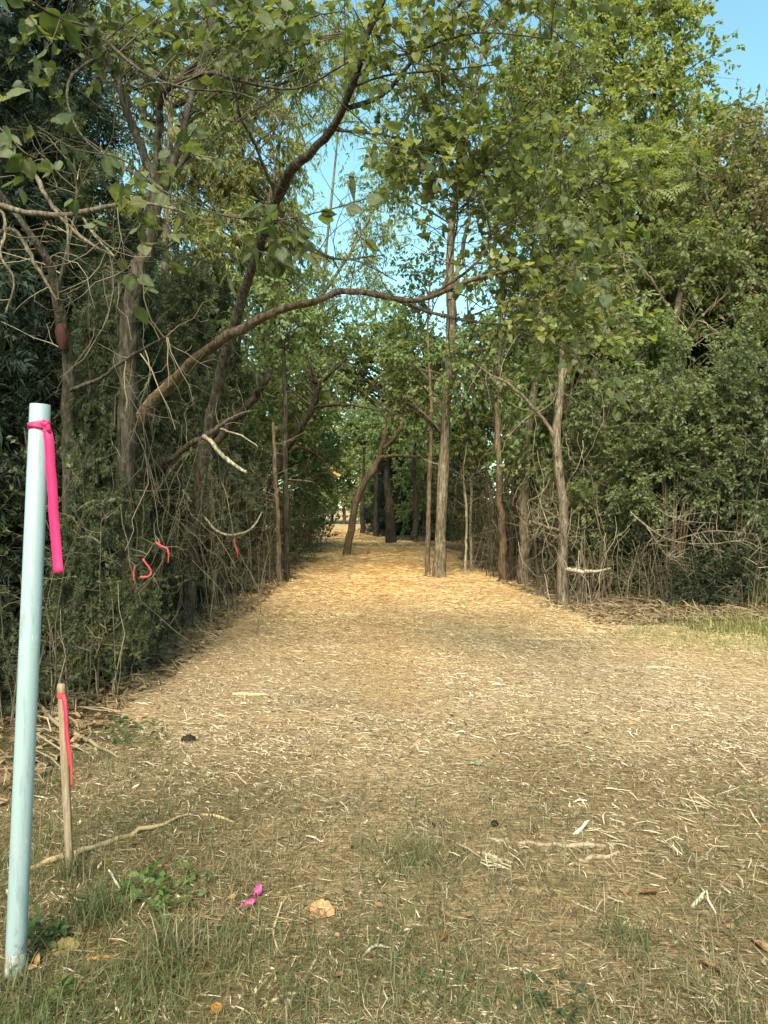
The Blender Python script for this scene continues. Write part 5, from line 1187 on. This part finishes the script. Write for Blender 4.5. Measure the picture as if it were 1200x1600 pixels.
ground_leaf('dead_leaf', 'tan leaf cut by the right edge of the foreground', 1190, 1478, .085, (0.340, 0.204, 0.095), curl=.6)
ground_leaf('dead_leaf', 'reddish brown leaf left of the middle of the lower right grass', 690, 1478, .075, (0.231, 0.102, 0.041), curl=.5)
ground_leaf('dead_leaf', 'small tan leaf below the curled tan leaf', 455, 1480, .05, (0.306, 0.177, 0.082), curl=.5)
ground_leaf('dead_leaf', 'rusty leaf on the straw below the grey fallen branch', 1015, 1400, .08, (0.231, 0.116, 0.048), curl=.5)
ground_leaf('dead_leaf', 'small pale green leaf lying flat on the near straw', 745, 1196, .08, (0.204, 0.231, 0.136), curl=.2, tilt=.1)
# bark chunk, pine cone, dark clods
def lump(name, label, cat, a, b, sx, sy, sz, col, mat='dry', rough=.2, yaw=0, lift=.0, n=(9, 12)):
    c = gp(a, b, sz * .3 + lift); vs_ = []
    for i in range(n[0]):
        th = math.pi * i / (n[0] - 1)
        for j in range(n[1]):
            ph = 2 * math.pi * j / n[1]; k = 1 + rng.normal() * rough
            x, y, z = sx * math.sin(th) * math.cos(ph) * k, sy * math.sin(th) * math.sin(ph) * k, sz * math.cos(th) * k
            vs_.append([x * math.cos(yaw) - y * math.sin(yaw), x * math.sin(yaw) + y * math.cos(yaw), z])
    f = [[i * n[1] + j, i * n[1] + (j + 1) % n[1], (i + 1) * n[1] + (j + 1) % n[1], (i + 1) * n[1] + j] for i in range(n[0] - 1) for j in range(n[1])]
    g = Geo(); g.add(np.array(vs_) + c, np.array(f), np.clip(np.asarray(col) * (1 + rng.normal(size=(len(vs_), 1)) * .25), .005, 1))
    return tag(link(name, g.mesh(name, c), M[mat], None, c), label, cat)
lump('bark_chunk', 'torn orange brown chunk of rotten bark beside the olive brown leaf', 'bark', 152, 1498, .055, .018, .014, (.55, .26, .08), yaw=-.1)
lump('dirt_clod', 'black clod lying on the straw at the edge of the shade', 'clod', 296, 1158, .045, .04, .035, (.02, .015, .012))
lump('dirt_clod', 'small black clod on the straw above the left end of the grey branch', 'clod', 773, 1300, .018, .018, .026, (.015, .012, .01))
# pink scraps
for lab, a, b, dx, dz in [('bright pink scrap standing in the grass, upper of two', 402, 1416, .012, .062), ('bright pink scrap crumpled in the grass, lower of two', 387, 1429, .03, .035)]:
    c = gp(a, b, .0); g = Geo(); ribbon(g, [c + np.array([-dx, 0, .005]), c + np.array([0, -.01, dz * .5]), c + np.array([dx * .6, .004, dz])], .029, (.2, -1, .4), wv=1.2, n=10)
    tag(link('tape_scrap', g.mesh('tape_scrap', c), M['pinkpale'], None, c), lab, 'tape')
# low broad-leaved weeds and grass tufts
def weed(label, a, b, n, size, spread, pal, h=.09):
    c = gp(a, b); g = Geo(); gs = Geo()
    ang = rng.uniform(0, 6.28, n); q = spread * np.sqrt(rng.random(n)); e = c + np.stack([np.cos(ang) * q, np.sin(ang) * q, h * rng.uniform(.4, 1, n)], -1)
    tubes(gs, np.stack([np.repeat(c[None], n, 0) * .6 + e * .4 - np.array([0, 0, .03]), e], 1), np.full((n, 2), .0012), 3, np.array([.1, .12, .04]))
    k = 3; p = np.repeat(e, k, 0); d = rng.normal(size=(n * k, 3)); d[:, 2] *= .3
    leaves(g, p, d, size * rng.uniform(.6, 1.2, n * k), 'oval', pick(pal, n * k), up=1.3)
    root = thing('weed', label, 'weed', c)
    link('stems', gs.mesh('stems', c), M['twig'], root)['kind'] = 'stuff'; link('leaves', g.mesh('leaves', c), M['leaf'], root)['kind'] = 'stuff'
weed('patch of broad leaved green weeds in the grass between stake and pink scraps', 250, 1415, 46, .042, .19, [(.10, .15, .04), (.13, .18, .05), (.08, .12, .035)])
weed('small leafy weed close to the right of the pole foot', 62, 1478, 16, .045, .09, [(.09, .12, .04), (.07, .10, .035)])
weed('low green seedling at the bottom edge right of the pole', 95, 1558, 10, .035, .06, [(.12, .16, .05), (.1, .13, .04)], .05)
weed('leafy green weed at the edge of the shade right of the stake', 205, 1160, 30, .05, .22, [(.09, .12, .04), (.07, .10, .035)], .16)
weed('dark green weeds in the lower right corner grass', 860, 1560, 22, .03, .14, [(.05, .085, .035), (.07, .1, .04)], .05)
def tuft(label, a, b, n, h, s, pal, lean=.7, name='grass_tuft'):
    c = gp(a, b); g = Geo(); x, y = c[0] + rng.normal(size=n) * s, c[1] + rng.normal(size=n) * s
    grass(g, x, y, h * rng.uniform(.5, 1.2, n), rng.uniform(.002, .0042, n) * (1 + c[1] * .1), pick(pal, n), lean, 4)
    o = tag(link(name, g.mesh(name, c), M['blade'], None, c), label, 'grass tuft', kind='stuff')
tuft('arching olive grass tuft between the stake and the olive leaf', 150, 1440, 170, .22, .06, GREEN, .8)
tuft('straw coloured arching tuft left of the pale split reed', 270, 1500, 170, .20, .05, GREEN + STRG, .9)
tuft('dense low green tuft below the broad leaved weeds', 215, 1545, 220, .13, .09, GREEN, .8)
tuft('green tuft below the pink scraps', 370, 1490, 190, .13, .09, GREEN, .9)
tuft('green and straw tuft at the bottom edge below the forked splinter', 480, 1590, 220, .13, .12, GREEN + STRG[:1], .9)
tuft('dark green tuft in the corner under the pole', 60, 1590, 190, .13, .09, GREEN, .7)
tuft('green tuft at the bottom edge in the right half', 760, 1585, 200, .11, .12, GREEN, .9)
tuft('thin grass round the foot of the pole', 22, 1545, 80, .14, .05, GREEN)
tuft('grass tuft at the foot of the stake', 112, 1370, 110, .18, .04, GREEN + STRG, .6)
tuft('bright tuft of grass left of the grey fallen branch', 650, 1355, 170, .12, .10, GREEN)
tuft('pale green tuft at the bottom of the frame', 640, 1540, 200, .10, .12, GREEN, .7)
tuft('green tuft in the lower right', 980, 1480, 130, .12, .07, GREEN, .7)
tuft('tall grass stems in front of the dark bush at the right edge', 1185, 965, 26, .6, .12, [(.2, .2, .07), (.28, .25, .11), (.12, .14, .05)], .25)
tuft('low grass at the back of the grass patch', 1060, 972, 110, .2, .4, [(.2, .2, .07), (.28, .25, .11)], .4)
